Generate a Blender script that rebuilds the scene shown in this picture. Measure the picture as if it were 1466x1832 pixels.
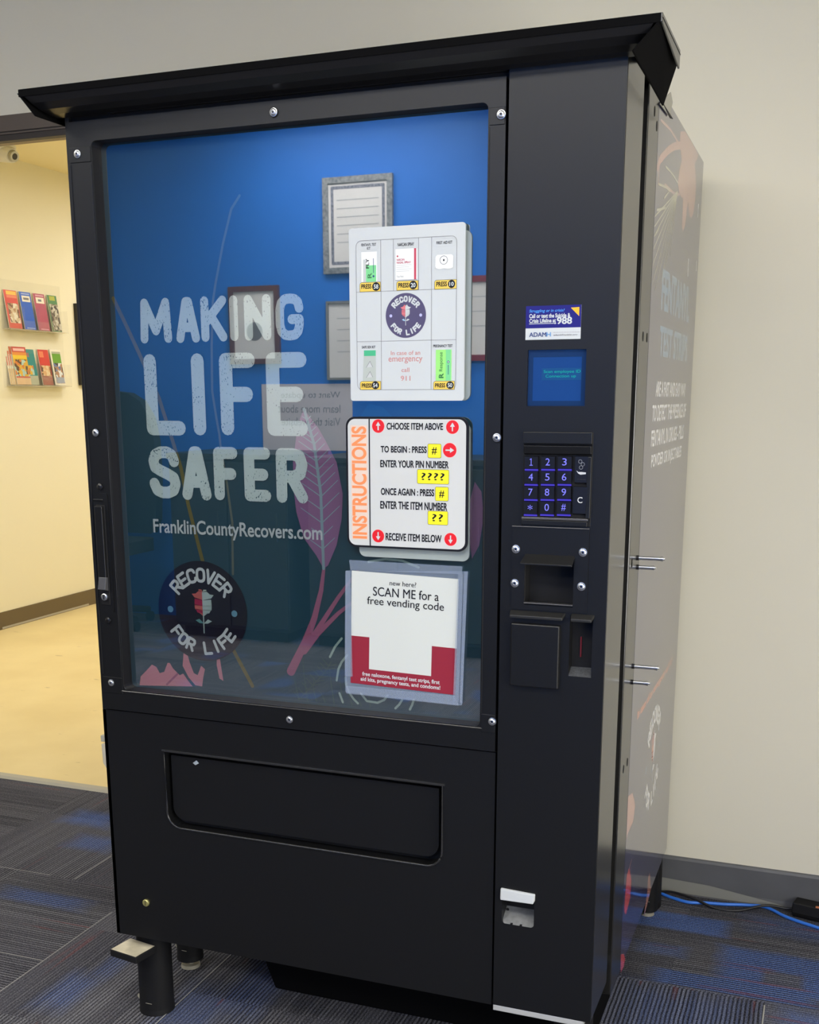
import bpy, bmesh, math, random, json
from mathutils import Vector, Matrix
random.seed(7)
for o in list(bpy.data.objects): bpy.data.objects.remove(o)
SC = bpy.context.scene; COL = SC.collection
PI = math.pi
# ------------------------------------------------------------------ camera, world, exposure
cam = bpy.data.cameras.new('camera'); camo = bpy.data.objects.new('camera', cam); COL.objects.link(camo)
camo.location = (1.3164, -1.7911, 1.2862); camo.rotation_euler = (1.3437, 0.0028, 0.3641)
cam.sensor_fit = 'VERTICAL'; cam.sensor_height = 24.0; cam.sensor_width = 24.0
cam.lens = 2008.448 * 24.0 / 1832.0
cam.shift_x = (733.0 - 715.2095) / 1832.0; cam.shift_y = (1175.1082 - 916.0) / 1832.0
cam.clip_start = 0.05; cam.clip_end = 60
SC.camera = camo
w = bpy.data.worlds.new('world'); SC.world = w; w.use_nodes = True
w.node_tree.nodes['Background'].inputs[0].default_value = (0.75, 0.8, 0.9, 1)
w.node_tree.nodes['Background'].inputs[1].default_value = 0.05
SC.view_settings.view_transform = 'Standard'; SC.view_settings.look = 'None'
SC.view_settings.gamma = 1.0; SC.view_settings.use_curve_mapping = False
SC.view_settings.exposure = 0.0
ROOM_LAMP = 17.5; HALL_LAMP = 12.5; FILL_GLOW = 11.0
# lit ceiling panels: (x, y, strength)
ROOM_PANELS = [(-1.6, -1.1), (-1.15, -3.35), (0.1, -1.9), (0.95, -3.4), (1.45, -2.0)]
HALL_PANELS = [(-1.9, 2.3), (-1.9, 4.6), (-1.9, 6.9)]
W = 0.9915          # machine width
XS = 0.8132         # left edge of the control column
YW = 1.065          # back wall face
D = json.loads(r'''{"letters":{"MAKING":[[0.1177,1.3832,0.1845,1.4616],[0.1931,1.3826,0.2419,1.4614],[0.245,1.3835,0.2978,1.4616],[0.3027,1.384,0.3202,1.4612],[0.3321,1.384,0.3844,1.4612],[0.3935,1.3828,0.4472,1.4607]],"LIFE":[[0.121,1.219,0.2042,1.3646],[0.2183,1.2196,0.2496,1.3644],[0.2783,1.2203,0.3505,1.3641],[0.3716,1.2202,0.4512,1.3635]],"SAFER":[[0.1207,1.1035,0.188,1.199],[0.1907,1.1017,0.2527,1.1999],[0.2591,1.1032,0.3092,1.1996],[0.3215,1.1031,0.3753,1.1998],[0.3863,1.1022,0.4489,1.1991]]},"url":[0.1238,1.0303,0.4753,1.0643],"logo":[[0.1258,0.7961,0.3179,0.9894]],"stalk1":[[0.3299,1.624],[0.3128,1.6033],[0.2939,1.5468],[0.2766,1.4825],[0.2695,1.4508],[0.2639,1.3775],[0.2613,1.2979],[0.2674,1.2536],[0.2728,1.221],[0.2743,1.201],[0.2842,1.1359],[0.2927,1.0628],[0.29,0.9673]],"stalk2":[[0.0625,1.464],[0.088,1.4142],[0.1124,1.3644],[0.1494,1.2854],[0.1727,1.213],[0.1889,1.1603],[0.2009,1.0927],[0.2257,0.9914],[0.2549,0.8985],[0.2863,0.82],[0.3232,0.7557]],"leaf":[[0.443,1.2666],[0.4703,1.2352],[0.4839,1.2132],[0.5046,1.1759],[0.5155,1.1218],[0.5127,1.0766],[0.5022,1.0306],[0.4851,0.9937],[0.4762,0.9862],[0.4623,1.0097],[0.4375,1.0409],[0.4243,1.0866],[0.4198,1.1262],[0.4199,1.1745],[0.4278,1.2223],[0.435,1.2494]],"rib":[[0.4441,1.2666],[0.4622,1.2062],[0.4734,1.1207],[0.4762,0.9872]],"stem":[[[0.4762,0.9872],[0.4698,0.9461],[0.4554,0.8948],[0.4363,0.8496],[0.4051,0.7909]],[[0.5416,0.9855],[0.5028,0.9348],[0.4593,0.8711],[0.4337,0.8368]],[[0.541,0.9371],[0.5023,0.9061],[0.4626,0.8672],[0.4336,0.8315]]],"rleaf":[[0.7572,1.1479],[0.7692,1.1315],[0.7737,1.0895],[0.7665,1.042],[0.7539,1.0176],[0.7464,1.0649],[0.7478,1.1122]],"teal":[[0.5501,1.2545],[0.5659,1.2761],[0.5916,1.2705],[0.6089,1.2547],[0.5965,1.2407],[0.5551,1.2404]],"arcs":[[[0.5093,0.8612],[0.4957,0.8447],[0.4853,0.825]],[[0.5199,0.8309],[0.5086,0.8175],[0.5017,0.8033],[0.498,0.7819]],[[0.5032,0.7581],[0.5096,0.7417]],[[0.5159,0.7888],[0.5168,0.7752],[0.5222,0.7619],[0.5309,0.7501],[0.5397,0.7424]],[[0.5455,0.762],[0.5574,0.7483],[0.5783,0.7472],[0.5914,0.7536],[0.5979,0.7626]],[[0.626,0.7569],[0.6206,0.748],[0.613,0.74]],[[0.6484,0.759],[0.6452,0.7494],[0.6409,0.7406]],[[0.5632,1.0035],[0.5951,1.01],[0.6266,1.0086],[0.6577,0.9983]]],"fern":[[[0.4222,0.7399],[0.4492,0.7681],[0.4724,0.7924],[0.4874,0.8158]]],"flower":[[[0.0718,0.7344],[0.0756,0.7529],[0.0892,0.7654],[0.1028,0.7789],[0.1128,0.7752],[0.1197,0.7634],[0.13,0.7666],[0.1387,0.7852],[0.1437,0.7856],[0.1506,0.775],[0.165,0.7628],[0.1727,0.7668],[0.1832,0.7533],[0.1926,0.7429]],[[0.1763,0.8115],[0.1846,0.8044],[0.1888,0.7893],[0.1965,0.77],[0.2049,0.7663],[0.2133,0.7858],[0.2216,0.7798],[0.2171,0.7629],[0.2137,0.7448],[0.199,0.7457],[0.1848,0.7601],[0.1723,0.7824]],[[0.2491,0.8226],[0.2554,0.8013],[0.2609,0.7601],[0.2526,0.7638],[0.2477,0.7897]]],"menu":[0.5412,1.2807,0.7425,1.5569],"menu_back":[0.5512,1.2807,0.7505,1.5462],"m":{"xs":[0.554,0.5979,0.6861,0.7287],"xt":[0.62,0.6639],"zs":[1.537,1.4566,1.3774,1.2988],"pill":[[0.5572,1.5225,0.5956,1.5358],[0.6218,1.5228,0.6615,1.5346],[0.688,1.5217,0.7271,1.5335],[0.5564,1.3621,0.5944,1.3752],[0.6873,1.3621,0.7245,1.3751]],"ptxt":[[0.5634,1.5225,0.5899,1.5325],[0.6274,1.5253,0.656,1.5305],[0.6943,1.5253,0.721,1.5298],[0.5626,1.3662,0.5873,1.3704],[0.6896,1.3658,0.7227,1.3702]],"tab":[[0.5602,1.4569,0.597,1.4715],[0.6257,1.4571,0.6631,1.4713],[0.6914,1.4564,0.7288,1.4705],[0.559,1.2991,0.5965,1.3126],[0.6902,1.2985,0.7265,1.3121]],"press":[[0.5627,1.4615,0.5809,1.4689],[0.6285,1.461,0.6468,1.4685],[0.6943,1.4605,0.7125,1.4681],[0.5619,1.3023,0.58,1.3093],[0.6928,1.3019,0.7106,1.3087]],"num":[[0.5824,1.4577,0.5961,1.4711],[0.6477,1.458,0.6612,1.4709],[0.7143,1.4576,0.7264,1.4701],[0.58,1.2999,0.5934,1.3125],[0.7125,1.2996,0.7254,1.3115]],"pack":[[0.5631,1.4724,0.591,1.5192],[0.6235,1.473,0.6612,1.5212],[0.6908,1.4864,0.7243,1.5097],[0.5646,1.3126,0.5878,1.3631],[0.694,1.313,0.7211,1.3621]],"logo":[0.606,1.3811,0.6768,1.4534],"em":[[0.6148,1.3547,0.6667,1.3615],[0.6106,1.341,0.6707,1.3508],[0.6337,1.3273,0.6476,1.3341],[0.6324,1.313,0.6494,1.3212]]},"i":{"plate":[0.5313,1.0316,0.7511,1.2543],"sep":[0.5737,1.0381,0.5759,1.2524],"title":[0.542,1.0468,0.5694,1.2383],"circ":[[0.5801,1.2288,0.6025,1.2492],[0.7127,1.2279,0.7348,1.2484],[0.7074,1.1895,0.731,1.2115],[0.5788,1.0422,0.601,1.0628],[0.7109,1.0415,0.7327,1.0624]],"txt":[[0.607,1.2335,0.707,1.2443],[0.5956,1.195,0.6787,1.2062],[0.595,1.1705,0.7173,1.1821],[0.5954,1.1233,0.6922,1.1353],[0.5945,1.1001,0.7152,1.1126],[0.6041,1.046,0.7055,1.0582]],"key":[[0.6808,1.1874,0.7041,1.2104],[0.662,1.1443,0.718,1.1679],[0.6943,1.1162,0.7174,1.1394],[0.6812,1.0758,0.7168,1.0989]],"ktx":[[0.6875,1.1928,0.6968,1.205],[0.6694,1.1504,0.7105,1.1624],[0.701,1.1215,0.7104,1.1336],[0.6888,1.0816,0.7083,1.0938]],"back":[0.5499,1.0141,0.7519,1.244]},"flyer":[[0.5343,0.9885],[0.7348,0.983],[0.7292,0.7788],[0.532,0.7828]],"sleeve":[[[0.5237,0.9871],[0.7506,0.9978],[0.7421,0.7605],[0.5192,0.7644]],[[0.5312,1.0069],[0.7406,1.0059],[0.7407,0.9925],[0.5334,0.9886]],[[0.5237,0.9871],[0.5334,0.9886],[0.5351,0.7951],[0.5197,0.7948]],[[0.5228,0.7773],[0.7286,0.7775],[0.738,0.7601],[0.5225,0.7626]],[[0.7337,0.9941],[0.7427,0.9926],[0.7369,0.7671],[0.7266,0.7692]],[[0.7447,0.9975],[0.7506,0.9969],[0.7441,0.7647],[0.739,0.7663]]],"c":{"stk":[0.8471,1.374,0.9349,1.425],"stksplit":1.3914,"stkt":[[0.8525,1.4141,0.9088,1.4197],[0.8527,1.4067,0.9181,1.4131],[0.8529,1.3995,0.8954,1.4058],[0.8969,1.3965,0.9209,1.4073],[0.853,1.3975,0.8956,1.3987],[0.8534,1.3785,0.8881,1.385],[0.8921,1.3835,0.9299,1.3856],[0.8922,1.3785,0.93,1.3819]],"tri":[[0.9186,1.4208],[0.9318,1.4214],[0.9318,1.4079]],"scr":[0.8512,1.2721,0.9449,1.3587],"scrt":[[0.8765,1.3219,0.9355,1.3276],[0.8797,1.315,0.9283,1.3205]],"kp":[0.8487,1.0832,0.961,1.232],"kpbar":[0.8479,1.2136,0.9598,1.2316],"kpbody":[0.849,1.0962,0.9601,1.2114],"keys":[[[0.8508,1.1708,0.8743,1.1939],[0.8779,1.1714,0.9018,1.1943],[0.9051,1.1719,0.929,1.1948]],[[0.8508,1.1468,0.8744,1.17],[0.8779,1.1474,0.9019,1.1705],[0.9052,1.1481,0.9292,1.1711]],[[0.8508,1.1225,0.8745,1.1457],[0.878,1.1233,0.9021,1.1463],[0.9054,1.1241,0.9294,1.147]],[[0.8508,1.0979,0.8745,1.1212],[0.8781,1.0989,0.9022,1.122],[0.9056,1.0998,0.9297,1.1228]]],"keyr":[[0.933,1.1509,0.9558,1.1952],[0.9315,1.1018,0.9562,1.1476]],"ledge":[0.8486,1.0924,0.9573,1.096]},"side":{"flower":[[0.5792,1.807],[0.5633,1.7651],[0.6099,1.7335],[0.594,1.69],[0.6227,1.6614],[0.6589,1.6371],[0.7033,1.6172],[0.7185,1.6669],[0.7501,1.6802],[0.8007,1.6542],[0.8329,1.6924],[0.8733,1.7155],[0.8666,1.7507],[0.8304,1.7614],[0.8706,1.7852],[0.8493,1.807],[0.7764,1.8116]],"rays":[[[0.6159,1.678],[0.3282,1.5204]],[[0.6159,1.678],[0.325,1.489]],[[0.6159,1.678],[0.3636,1.4732]],[[0.6159,1.678],[0.4175,1.4578]],[[0.6159,1.678],[0.2925,1.5508]],[[0.6159,1.678],[0.4528,1.4604]],[[0.6159,1.678],[0.4964,1.443]]],"ring":[[0.3242,1.6739],[0.3515,1.6924],[0.4329,1.7211],[0.508,1.7428],[0.5981,1.7617]],"rose":[[[0.3374,1.753],[0.455,1.7613],[0.5989,1.7599]],[[0.3392,1.6491],[0.3431,1.6772],[0.3247,1.6921]],[[0.4182,1.6618],[0.5305,1.6648],[0.6171,1.6751]]],"dash":[[[0.8088,1.5715],[0.8122,1.5421]],[[0.959,1.5848],[0.9564,1.5676]],[[0.9344,1.7004],[0.934,1.6793]]],"leaf1":[[0.3127,0.523],[0.3679,0.5124],[0.4132,0.4704],[0.3934,0.4411],[0.3338,0.4393],[0.3166,0.4304]],"leaf2":[[0.3341,0.3069],[0.3443,0.3451],[0.3695,0.3505],[0.4082,0.306],[0.4036,0.2703],[0.354,0.2525],[0.3295,0.2723]],"leaf3":[[0.6602,0.1647],[0.6649,0.2045],[0.6889,0.2084],[0.7239,0.1513],[0.67,0.1324],[0.6225,0.1259]],"leaf4":[[0.3224,0.1394],[0.3117,0.1846],[0.3479,0.1692],[0.3738,0.145],[0.3562,0.1347]]},"rack":null}''')

# ------------------------------------------------------------------ materials
def srgb(r, g, b):
    f = lambda c: (c/255/12.92) if c/255 <= 0.04045 else ((c/255+0.055)/1.055)**2.4
    return (f(r), f(g), f(b), 1.0)
MATS = {}
def mat(name, col, rough=0.5, metal=0.0, spec=0.5, emit=None, es=0.0, bump=None, noise=None, coat=0.0):
    if name in MATS: return MATS[name]
    m = bpy.data.materials.new(name); m.use_nodes = True; nt = m.node_tree; b = nt.nodes['Principled BSDF']
    b.inputs['Base Color'].default_value = col; b.inputs['Roughness'].default_value = rough
    b.inputs['Metallic'].default_value = metal; b.inputs['Specular IOR Level'].default_value = spec
    b.inputs['Coat Weight'].default_value = coat
    if emit: b.inputs['Emission Color'].default_value = emit; b.inputs['Emission Strength'].default_value = es
    if noise or bump:
        tc = nt.nodes.new('ShaderNodeTexCoord')
    if noise:                      # (scale, amount): gentle tone variation
        n = nt.nodes.new('ShaderNodeTexNoise'); n.inputs['Scale'].default_value = noise[0]; n.inputs['Detail'].default_value = 4
        nt.links.new(tc.outputs['Object'], n.inputs['Vector'])
        r = nt.nodes.new('ShaderNodeMapRange'); r.inputs[1].default_value = 0.3; r.inputs[2].default_value = 0.7
        r.inputs[3].default_value = 1-noise[1]; r.inputs[4].default_value = 1+noise[1]
        nt.links.new(n.outputs['Fac'], r.inputs[0])
        mx = nt.nodes.new('ShaderNodeMix'); mx.data_type = 'RGBA'; mx.blend_type = 'MULTIPLY'; mx.inputs[0].default_value = 1
        mx.inputs[6].default_value = col; nt.links.new(r.outputs[0], mx.inputs[7]); nt.links.new(mx.outputs[2], b.inputs['Base Color'])
    if bump:                       # (scale, strength, distance)
        n2 = nt.nodes.new('ShaderNodeTexNoise'); n2.inputs['Scale'].default_value = bump[0]; n2.inputs['Detail'].default_value = 3
        nt.links.new(tc.outputs['Object'], n2.inputs['Vector'])
        bp = nt.nodes.new('ShaderNodeBump'); bp.inputs['Strength'].default_value = bump[1]; bp.inputs['Distance'].default_value = bump[2]
        nt.links.new(n2.outputs['Fac'], bp.inputs['Height']); nt.links.new(bp.outputs[0], b.inputs['Normal'])
    MATS[name] = m; return m
def emis(name, col, s):
    if name in MATS: return MATS[name]
    m = bpy.data.materials.new(name); m.use_nodes = True; nt = m.node_tree; nt.nodes.clear()
    e = nt.nodes.new('ShaderNodeEmission'); o = nt.nodes.new('ShaderNodeOutputMaterial')
    e.inputs[0].default_value = col; e.inputs[1].default_value = s; nt.links.new(e.outputs[0], o.inputs[0])
    MATS[name] = m; return m
def film(name, fac_clear, col, rough, gloss=0.1):
    """clear plastic: part transparent, part tinted diffuse, part mirror-like sheen"""
    m = bpy.data.materials.new(name); m.use_nodes = True; nt = m.node_tree; nt.nodes.clear()
    o = nt.nodes.new('ShaderNodeOutputMaterial'); t = nt.nodes.new('ShaderNodeBsdfTransparent')
    d = nt.nodes.new('ShaderNodeBsdfDiffuse'); d.inputs[0].default_value = col
    g = nt.nodes.new('ShaderNodeBsdfGlossy'); g.inputs['Roughness'].default_value = rough
    a = nt.nodes.new('ShaderNodeMixShader'); a.inputs[0].default_value = 1-fac_clear
    c = nt.nodes.new('ShaderNodeMixShader'); c.inputs[0].default_value = gloss
    nt.links.new(t.outputs[0], a.inputs[1]); nt.links.new(d.outputs[0], a.inputs[2])
    nt.links.new(a.outputs[0], c.inputs[1]); nt.links.new(g.outputs[0], c.inputs[2]); nt.links.new(c.outputs[0], o.inputs[0])
    MATS[name] = m; return m
BLACK = mat('black_powder_coat', (0.0036, 0.0038, 0.0044, 1), 0.40, spec=0.46, bump=(900, 0.10, 0.0004))
BLACKM = mat('matte_black', (0.006, 0.006, 0.007, 1), 0.6, spec=0.3)
CANO = mat('canopy_black', (.0035, .0035, .004, 1), .85, spec=.05)
BLACKS = mat('smooth_black', (0.008, 0.008, 0.009, 1), 0.28, spec=0.5)
SIDEM = mat('side_metal', (0.011, 0.0108, 0.0105, 1), 0.22, spec=0.9, bump=(900, 0.05, 0.0003))
WRAP = mat('wrap_navy', srgb(46, 43, 80), 0.12, spec=0.7, coat=.45)
CHROME = mat('steel_screw', (0.74, 0.75, 0.76, 1), 0.32, metal=1.0)
DARKST = mat('dark_socket', (0.05, 0.05, 0.055, 1), 0.4, metal=1.0)
WHITE = mat('white_sign', (0.54, 0.575, 0.60, 1), 0.4)
PAPER = mat('white_paper', (0.55, 0.58, 0.57, 1), 0.6)
INK = mat('black_ink', (0.008, 0.009, 0.014, 1), 0.5, spec=.2)
GREY = mat('grey_ink', (0.18, 0.18, 0.2, 1), 0.5)
YELLOW = mat('yellow_ink', srgb(240, 228, 40), 0.4)
AMBER = mat('amber_ink', srgb(228, 196, 84), 0.4)
RED = mat('red_ink', srgb(214, 28, 38), 0.4)
ORANGE = mat('orange_ink', srgb(238, 140, 88), 0.4)
NAVY = mat('navy_ink', srgb(34, 34, 62), 0.4)
PURPLE = mat('slate_purple_ink', srgb(76, 70, 104), 0.4)
ROSE = mat('rose_text', srgb(196, 132, 128), 0.5)
MAROON = mat('maroon_ink', srgb(136, 30, 50), 0.5)
WALLM = mat('wall_paint', srgb(229, 224, 206), 0.75, spec=0.2, bump=(220, 0.05, 0.001), noise=(1.2, 0.02))
CEILM = mat('ceiling_tile', (0.75, 0.75, 0.73, 1), 0.9)
BLUEW = mat('blue_paint', (0.004, 0.15, 0.66, 1), 0.6)
HALLW = mat('hall_paint', srgb(240, 234, 208), 0.75, spec=0.2)
HALLF = None
BASEB = mat('baseboard_rubber', srgb(92, 93, 96), 0.5, noise=(14, 0.08))
BASEH = mat('hall_baseboard_rubber', srgb(106, 92, 68), 0.5)
TRIMM = mat('door_frame_paint', srgb(84, 72, 64), 0.45)
TRIMD = mat('door_stop_dark', srgb(34, 24, 22), 0.5)

# ------------------------------------------------------------------ mesh building
FRONT = lambda u, v, d: (u, d, v)
SIDE = lambda u, v, d: (d, u, v)
TXT = {}
def text_mesh(s, bold=0.0):
    k = (s, bold)
    if k in TXT: return TXT[k]
    cu = bpy.data.curves.new('t', 'FONT'); cu.body = s; cu.offset = 0.0 if 'M' in s else bold; cu.resolution_u = 5
    ob = bpy.data.objects.new('t', cu)
    me = ob.to_mesh()
    vs = [tuple(v.co[:2]) for v in me.vertices]; fs = [tuple(p.vertices) for p in me.polygons]
    ob.to_mesh_clear(); bpy.data.objects.remove(ob); bpy.data.curves.remove(cu)
    TXT[k] = (vs, fs); return TXT[k]
GL = {
 'M': [[(0,0),(.06,1),(.5,.22),(.94,1),(1,0)]], 'A': [[(0,0),(.42,1),(.58,1),(1,0)],[(.2,.3),(.8,.3)]],
 'K': [[(0,0),(0,1)],[(1,1),(.06,.42)],[(.35,.58),(1,0)]], 'I': [[(.5,0),(.5,1)]], 'N': [[(0,0),(0,1),(1,0),(1,1)]],
 'G': [[(1,.74),(.94,.9),(.76,.98),(.5,1),(.26,.98),(.08,.88),(0,.7),(0,.3),(.08,.12),(.26,.02),(.5,0),(.76,.02),(.93,.11),(1,.28),(1,.44),(.62,.44)]],
 'L': [[(0,1),(0,0),(1,0)]], 'F': [[(1,1),(0,1),(0,0)],[(0,.5),(.88,.5)]], 'E': [[(1,1),(0,1),(0,0),(1,0)],[(0,.5),(.86,.5)]],
 'S': [[(.97,.78),(.88,.93),(.66,1),(.36,1),(.1,.93),(0,.78),(.06,.63),(.3,.55),(.66,.46),(.93,.37),(1,.22),(.9,.07),(.64,0),(.36,0),(.12,.06),(0,.22)]],
 'R': [[(0,0),(0,1),(.6,1),(.88,.95),(1,.76),(.9,.55),(.6,.48),(0,.48)],[(.5,.46),(1,0)]],
 'C': [[(1,.74),(.93,.9),(.74,.99),(.5,1),(.26,.98),(.07,.88),(0,.7),(0,.3),(.07,.12),(.26,.02),(.5,0),(.74,.01),(.93,.1),(1,.26)]],
 'O': [[(.5,1),(.24,.97),(.06,.86),(0,.68),(0,.32),(.06,.14),(.24,.03),(.5,0),(.76,.03),(.94,.14),(1,.32),(1,.68),(.94,.86),(.76,.97),(.5,1)]],
 'V': [[(0,1),(.5,0),(1,1)]], ' ': [],
}
class MB:
    def __init__(s): s.v = []; s.f = []; s.m = []; s.sm = []; s.mats = []; s.uv = None
    def mi(s, m):
        if m not in s.mats: s.mats.append(m)
        return s.mats.index(m)
    def add(s, vs, fs, m, smooth=False):
        o = len(s.v); s.v += [tuple(x) for x in vs]; i = s.mi(m)
        for f in fs: s.f.append(tuple(o+a for a in f)); s.m.append(i); s.sm.append(smooth)
    def box(s, x0, x1, y0, y1, z0, z1, m):
        s.add([(x, y, z) for x in (x0, x1) for y in (y0, y1) for z in (z0, z1)],
              [(0,1,3,2),(4,6,7,5),(0,4,5,1),(2,3,7,6),(0,2,6,4),(1,5,7,3)], m)
    def hexa(s, lo, hi, m):       # two 4-point rings, same order
        s.add(list(lo)+list(hi), [(3,2,1,0),(4,5,6,7),(0,1,5,4),(1,2,6,5),(2,3,7,6),(3,0,4,7)], m)
    def flat(s, pts, d, m, T=FRONT): s.add([T(u, v, d) for u, v in pts], [tuple(range(len(pts)))], m)
    def rect(s, b, d, m, T=FRONT): s.flat([(b[0],b[1]),(b[2],b[1]),(b[2],b[3]),(b[0],b[3])], d, m, T)
    def disc(s, c, r, d, m, T=FRONT, n=24, rz=None):
        rz = rz or r; s.flat([(c[0]+r*math.cos(2*PI*i/n), c[1]+rz*math.sin(2*PI*i/n)) for i in range(n)], d, m, T)
    def plate(s, outer, holes, d0, d1, m, T=FRONT, back=False):
        """solid sheet with holes: front at d0, back at d1"""
        bm = bmesh.new()
        for loop in [outer]+holes:
            vv = [bm.verts.new((u, v, 0)) for u, v in loop]
            for a in range(len(vv)): bm.edges.new((vv[a], vv[(a+1) % len(vv)]))
        if holes: bmesh.ops.triangle_fill(bm, use_beauty=True, use_dissolve=False, edges=bm.edges[:])
        else: bm.faces.new(bm.verts[:])
        bm.verts.index_update()
        vs = [(v.co.x, v.co.y) for v in bm.verts]; fs = [tuple(v.index for v in f.verts) for f in bm.faces]; bm.free()
        s.add([T(u, v, d0) for u, v in vs], fs, m)
        if back: s.add([T(u, v, d1) for u, v in vs], fs, m)
        for loop in [outer]+holes:
            n = len(loop)
            s.add([T(u, v, d0) for u, v in loop]+[T(u, v, d1) for u, v in loop], [(a, (a+1) % n, n+(a+1) % n, n+a) for a in range(n)], m)
    def cyl(s, p0, p1, r0, r1, m, n=24, caps=True, smooth=True):
        p0 = Vector(p0); p1 = Vector(p1); a = (p1-p0).normalized()
        e = a.cross(Vector((0,0,1)) if abs(a.z) < .9 else Vector((1,0,0))).normalized(); g = a.cross(e)
        ring = lambda p, r: [p+(e*math.cos(2*PI*i/n)+g*math.sin(2*PI*i/n))*r for i in range(n)]
        s.add(ring(p0, r0)+ring(p1, r1), [(i, (i+1) % n, n+(i+1) % n, n+i) for i in range(n)], m, smooth)
        if caps: s.add(ring(p0, r0), [tuple(range(n))], m); s.add(ring(p1, r1), [tuple(range(n))], m)
    def lathe(s, prof, org, axis, m, n=28):   # prof: (distance along axis, radius)
        for (a, r), (b, q) in zip(prof, prof[1:]):
            A = Vector(axis); s.cyl(Vector(org)+A*a, Vector(org)+A*(b+1e-7), max(r, 1e-5), max(q, 1e-5), m, n, caps=False)
    def tube(s, pts, r, m, n=10):
        P = [Vector(p) for p in pts]; rings = []
        for i, p in enumerate(P):
            t = (P[min(i+1, len(P)-1)]-P[max(i-1, 0)]).normalized()
            e = t.cross(Vector((0,0,1)) if abs(t.z) < .9 else Vector((1,0,0))).normalized(); g = t.cross(e)
            rings += [p+(e*math.cos(2*PI*k/n)+g*math.sin(2*PI*k/n))*r for k in range(n)]
        fs = [(i*n+k, i*n+(k+1) % n, (i+1)*n+(k+1) % n, (i+1)*n+k) for i in range(len(P)-1) for k in range(n)]
        s.add(rings, fs, m, True); s.add(rings[:n], [tuple(range(n))], m); s.add(rings[-n:], [tuple(range(n))], m)
    def stroke(s, pts, wd, d, m, T=FRONT, closed=False, ends=True, w2=None):
        """ribbon of width wd along a polyline with round joins and caps"""
        N = len(pts); sg = 6e-6*(1 if T is SIDE else -1)
        for i in range(N-1):
            w0 = wd + ((w2-wd)*i/(N-1) if w2 is not None else 0); w1 = wd + ((w2-wd)*(i+1)/(N-1) if w2 is not None else 0)
            a = Vector(pts[i]); b = Vector(pts[i+1]); t = b-a
            if t.length < 1e-9: continue
            nn = Vector((-t.y, t.x)).normalized()
            d += sg
            s.flat([a+nn*w0/2, b+nn*w1/2, b-nn*w1/2, a-nn*w0/2], d, m, T)
        for i, p in enumerate(pts):
            if not ends and i in (0, N-1): continue
            d += sg
            s.disc(p, (wd + ((w2-wd)*i/(N-1) if w2 is not None else 0))/2, d, m, T, n=12)
    def glyph(s, ch, b, wd, d, m, T=FRONT, xf=None):
        for k, pl in enumerate(GL[ch]):
            q = [(b[0]+wd/2+u*(b[2]-b[0]-wd), b[1]+wd/2+v*(b[3]-b[1]-wd)) for u, v in pl]
            if xf: q = [xf(p) for p in q]
            s.stroke(q, wd, d+k*2.5e-4*(wd/.02 if wd < .02 else 1)*(1 if T is SIDE else -1), m, T)
    def text(s, t, b, d, m, T=FRONT, bold=0.0, rot=False, slant=0.0, xf=None, flip=False):
        vs, fs = text_mesh(t, bold)
        if not vs: return
        vs = [(x+slant*y, y) for x, y in vs]
        if rot: vs = [(-y, x) for x, y in vs]
        if flip: vs = [(-x, y) for x, y in vs]
        x0 = min(v[0] for v in vs); x1 = max(v[0] for v in vs); y0 = min(v[1] for v in vs); y1 = max(v[1] for v in vs)
        q = [(b[0]+(x-x0)/(x1-x0)*(b[2]-b[0]), b[1]+(y-y0)/(y1-y0)*(b[3]-b[1])) for x, y in vs]
        if xf: q = [xf(p) for p in q]
        s.add([T(u, v, d) for u, v in q], fs, m)
        if bold and 'M' in t:      # heavier strokes: the same glyphs set again, a hair to each side
            k = bold*((b[2]-b[0])/(x1-x0)); kz = bold*((b[3]-b[1])/(y1-y0)); sg = 6e-6*(1 if T is SIDE else -1)
            for i, (du, dv) in enumerate(((k, 0), (-k, 0), (k*.6, kz*.7), (-k*.6, -kz*.7), (k*.6, -kz*.7), (-k*.6, kz*.7))):
                s.add([T(u+du, v+dv, d+sg*(i+1)) for u, v in q], fs, m)
    def build(s, name, parent=None, bevel=0.0, uv=None, label=None):
        me = bpy.data.meshes.new(name); me.from_pydata(s.v, [], s.f)
        for m in s.mats: me.materials.append(m)
        for p, i, k in zip(me.polygons, s.m, s.sm): p.material_index = i; p.use_smooth = k
        if uv:
            l = me.uv_layers.new(name='UVMap')
            for li, c in enumerate(uv): l.data[li].uv = c
        me.update()
        o = bpy.data.objects.new(name, me); COL.objects.link(o)
        if parent: o.parent = parent
        if bevel:
            bv = o.modifiers.new('bevel', 'BEVEL'); bv.width = bevel; bv.segments = 2; bv.limit_method = 'ANGLE'; bv.angle_limit = math.radians(40)
        if label: o['label'] = label
        return o
def tag(o, label, cat, group=None):
    o['label'] = label; o['category'] = cat
    if group: o['group'] = group
    return o
def thing(name, label, cat, loc=(0,0,0), group=None):
    o = bpy.data.objects.new(name, None); COL.objects.link(o); o.location = loc; o.empty_display_size = .05
    return tag(o, label, cat, group)
def part(mb, name, root, bevel=0.0, label=None):
    """a mesh built in world coordinates, parented to a thing that stands elsewhere"""
    o = mb.build(name, root, bevel, label=label)
    p = root; off = Vector((0,0,0))
    while p: off += p.location; p = p.parent
    for v in o.data.vertices: v.co -= off
    return o
def struct(mb, name, uv=None, bevel=0.0):
    o = mb.build(name, uv=uv, bevel=bevel); o['kind'] = 'structure'; return o
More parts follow.
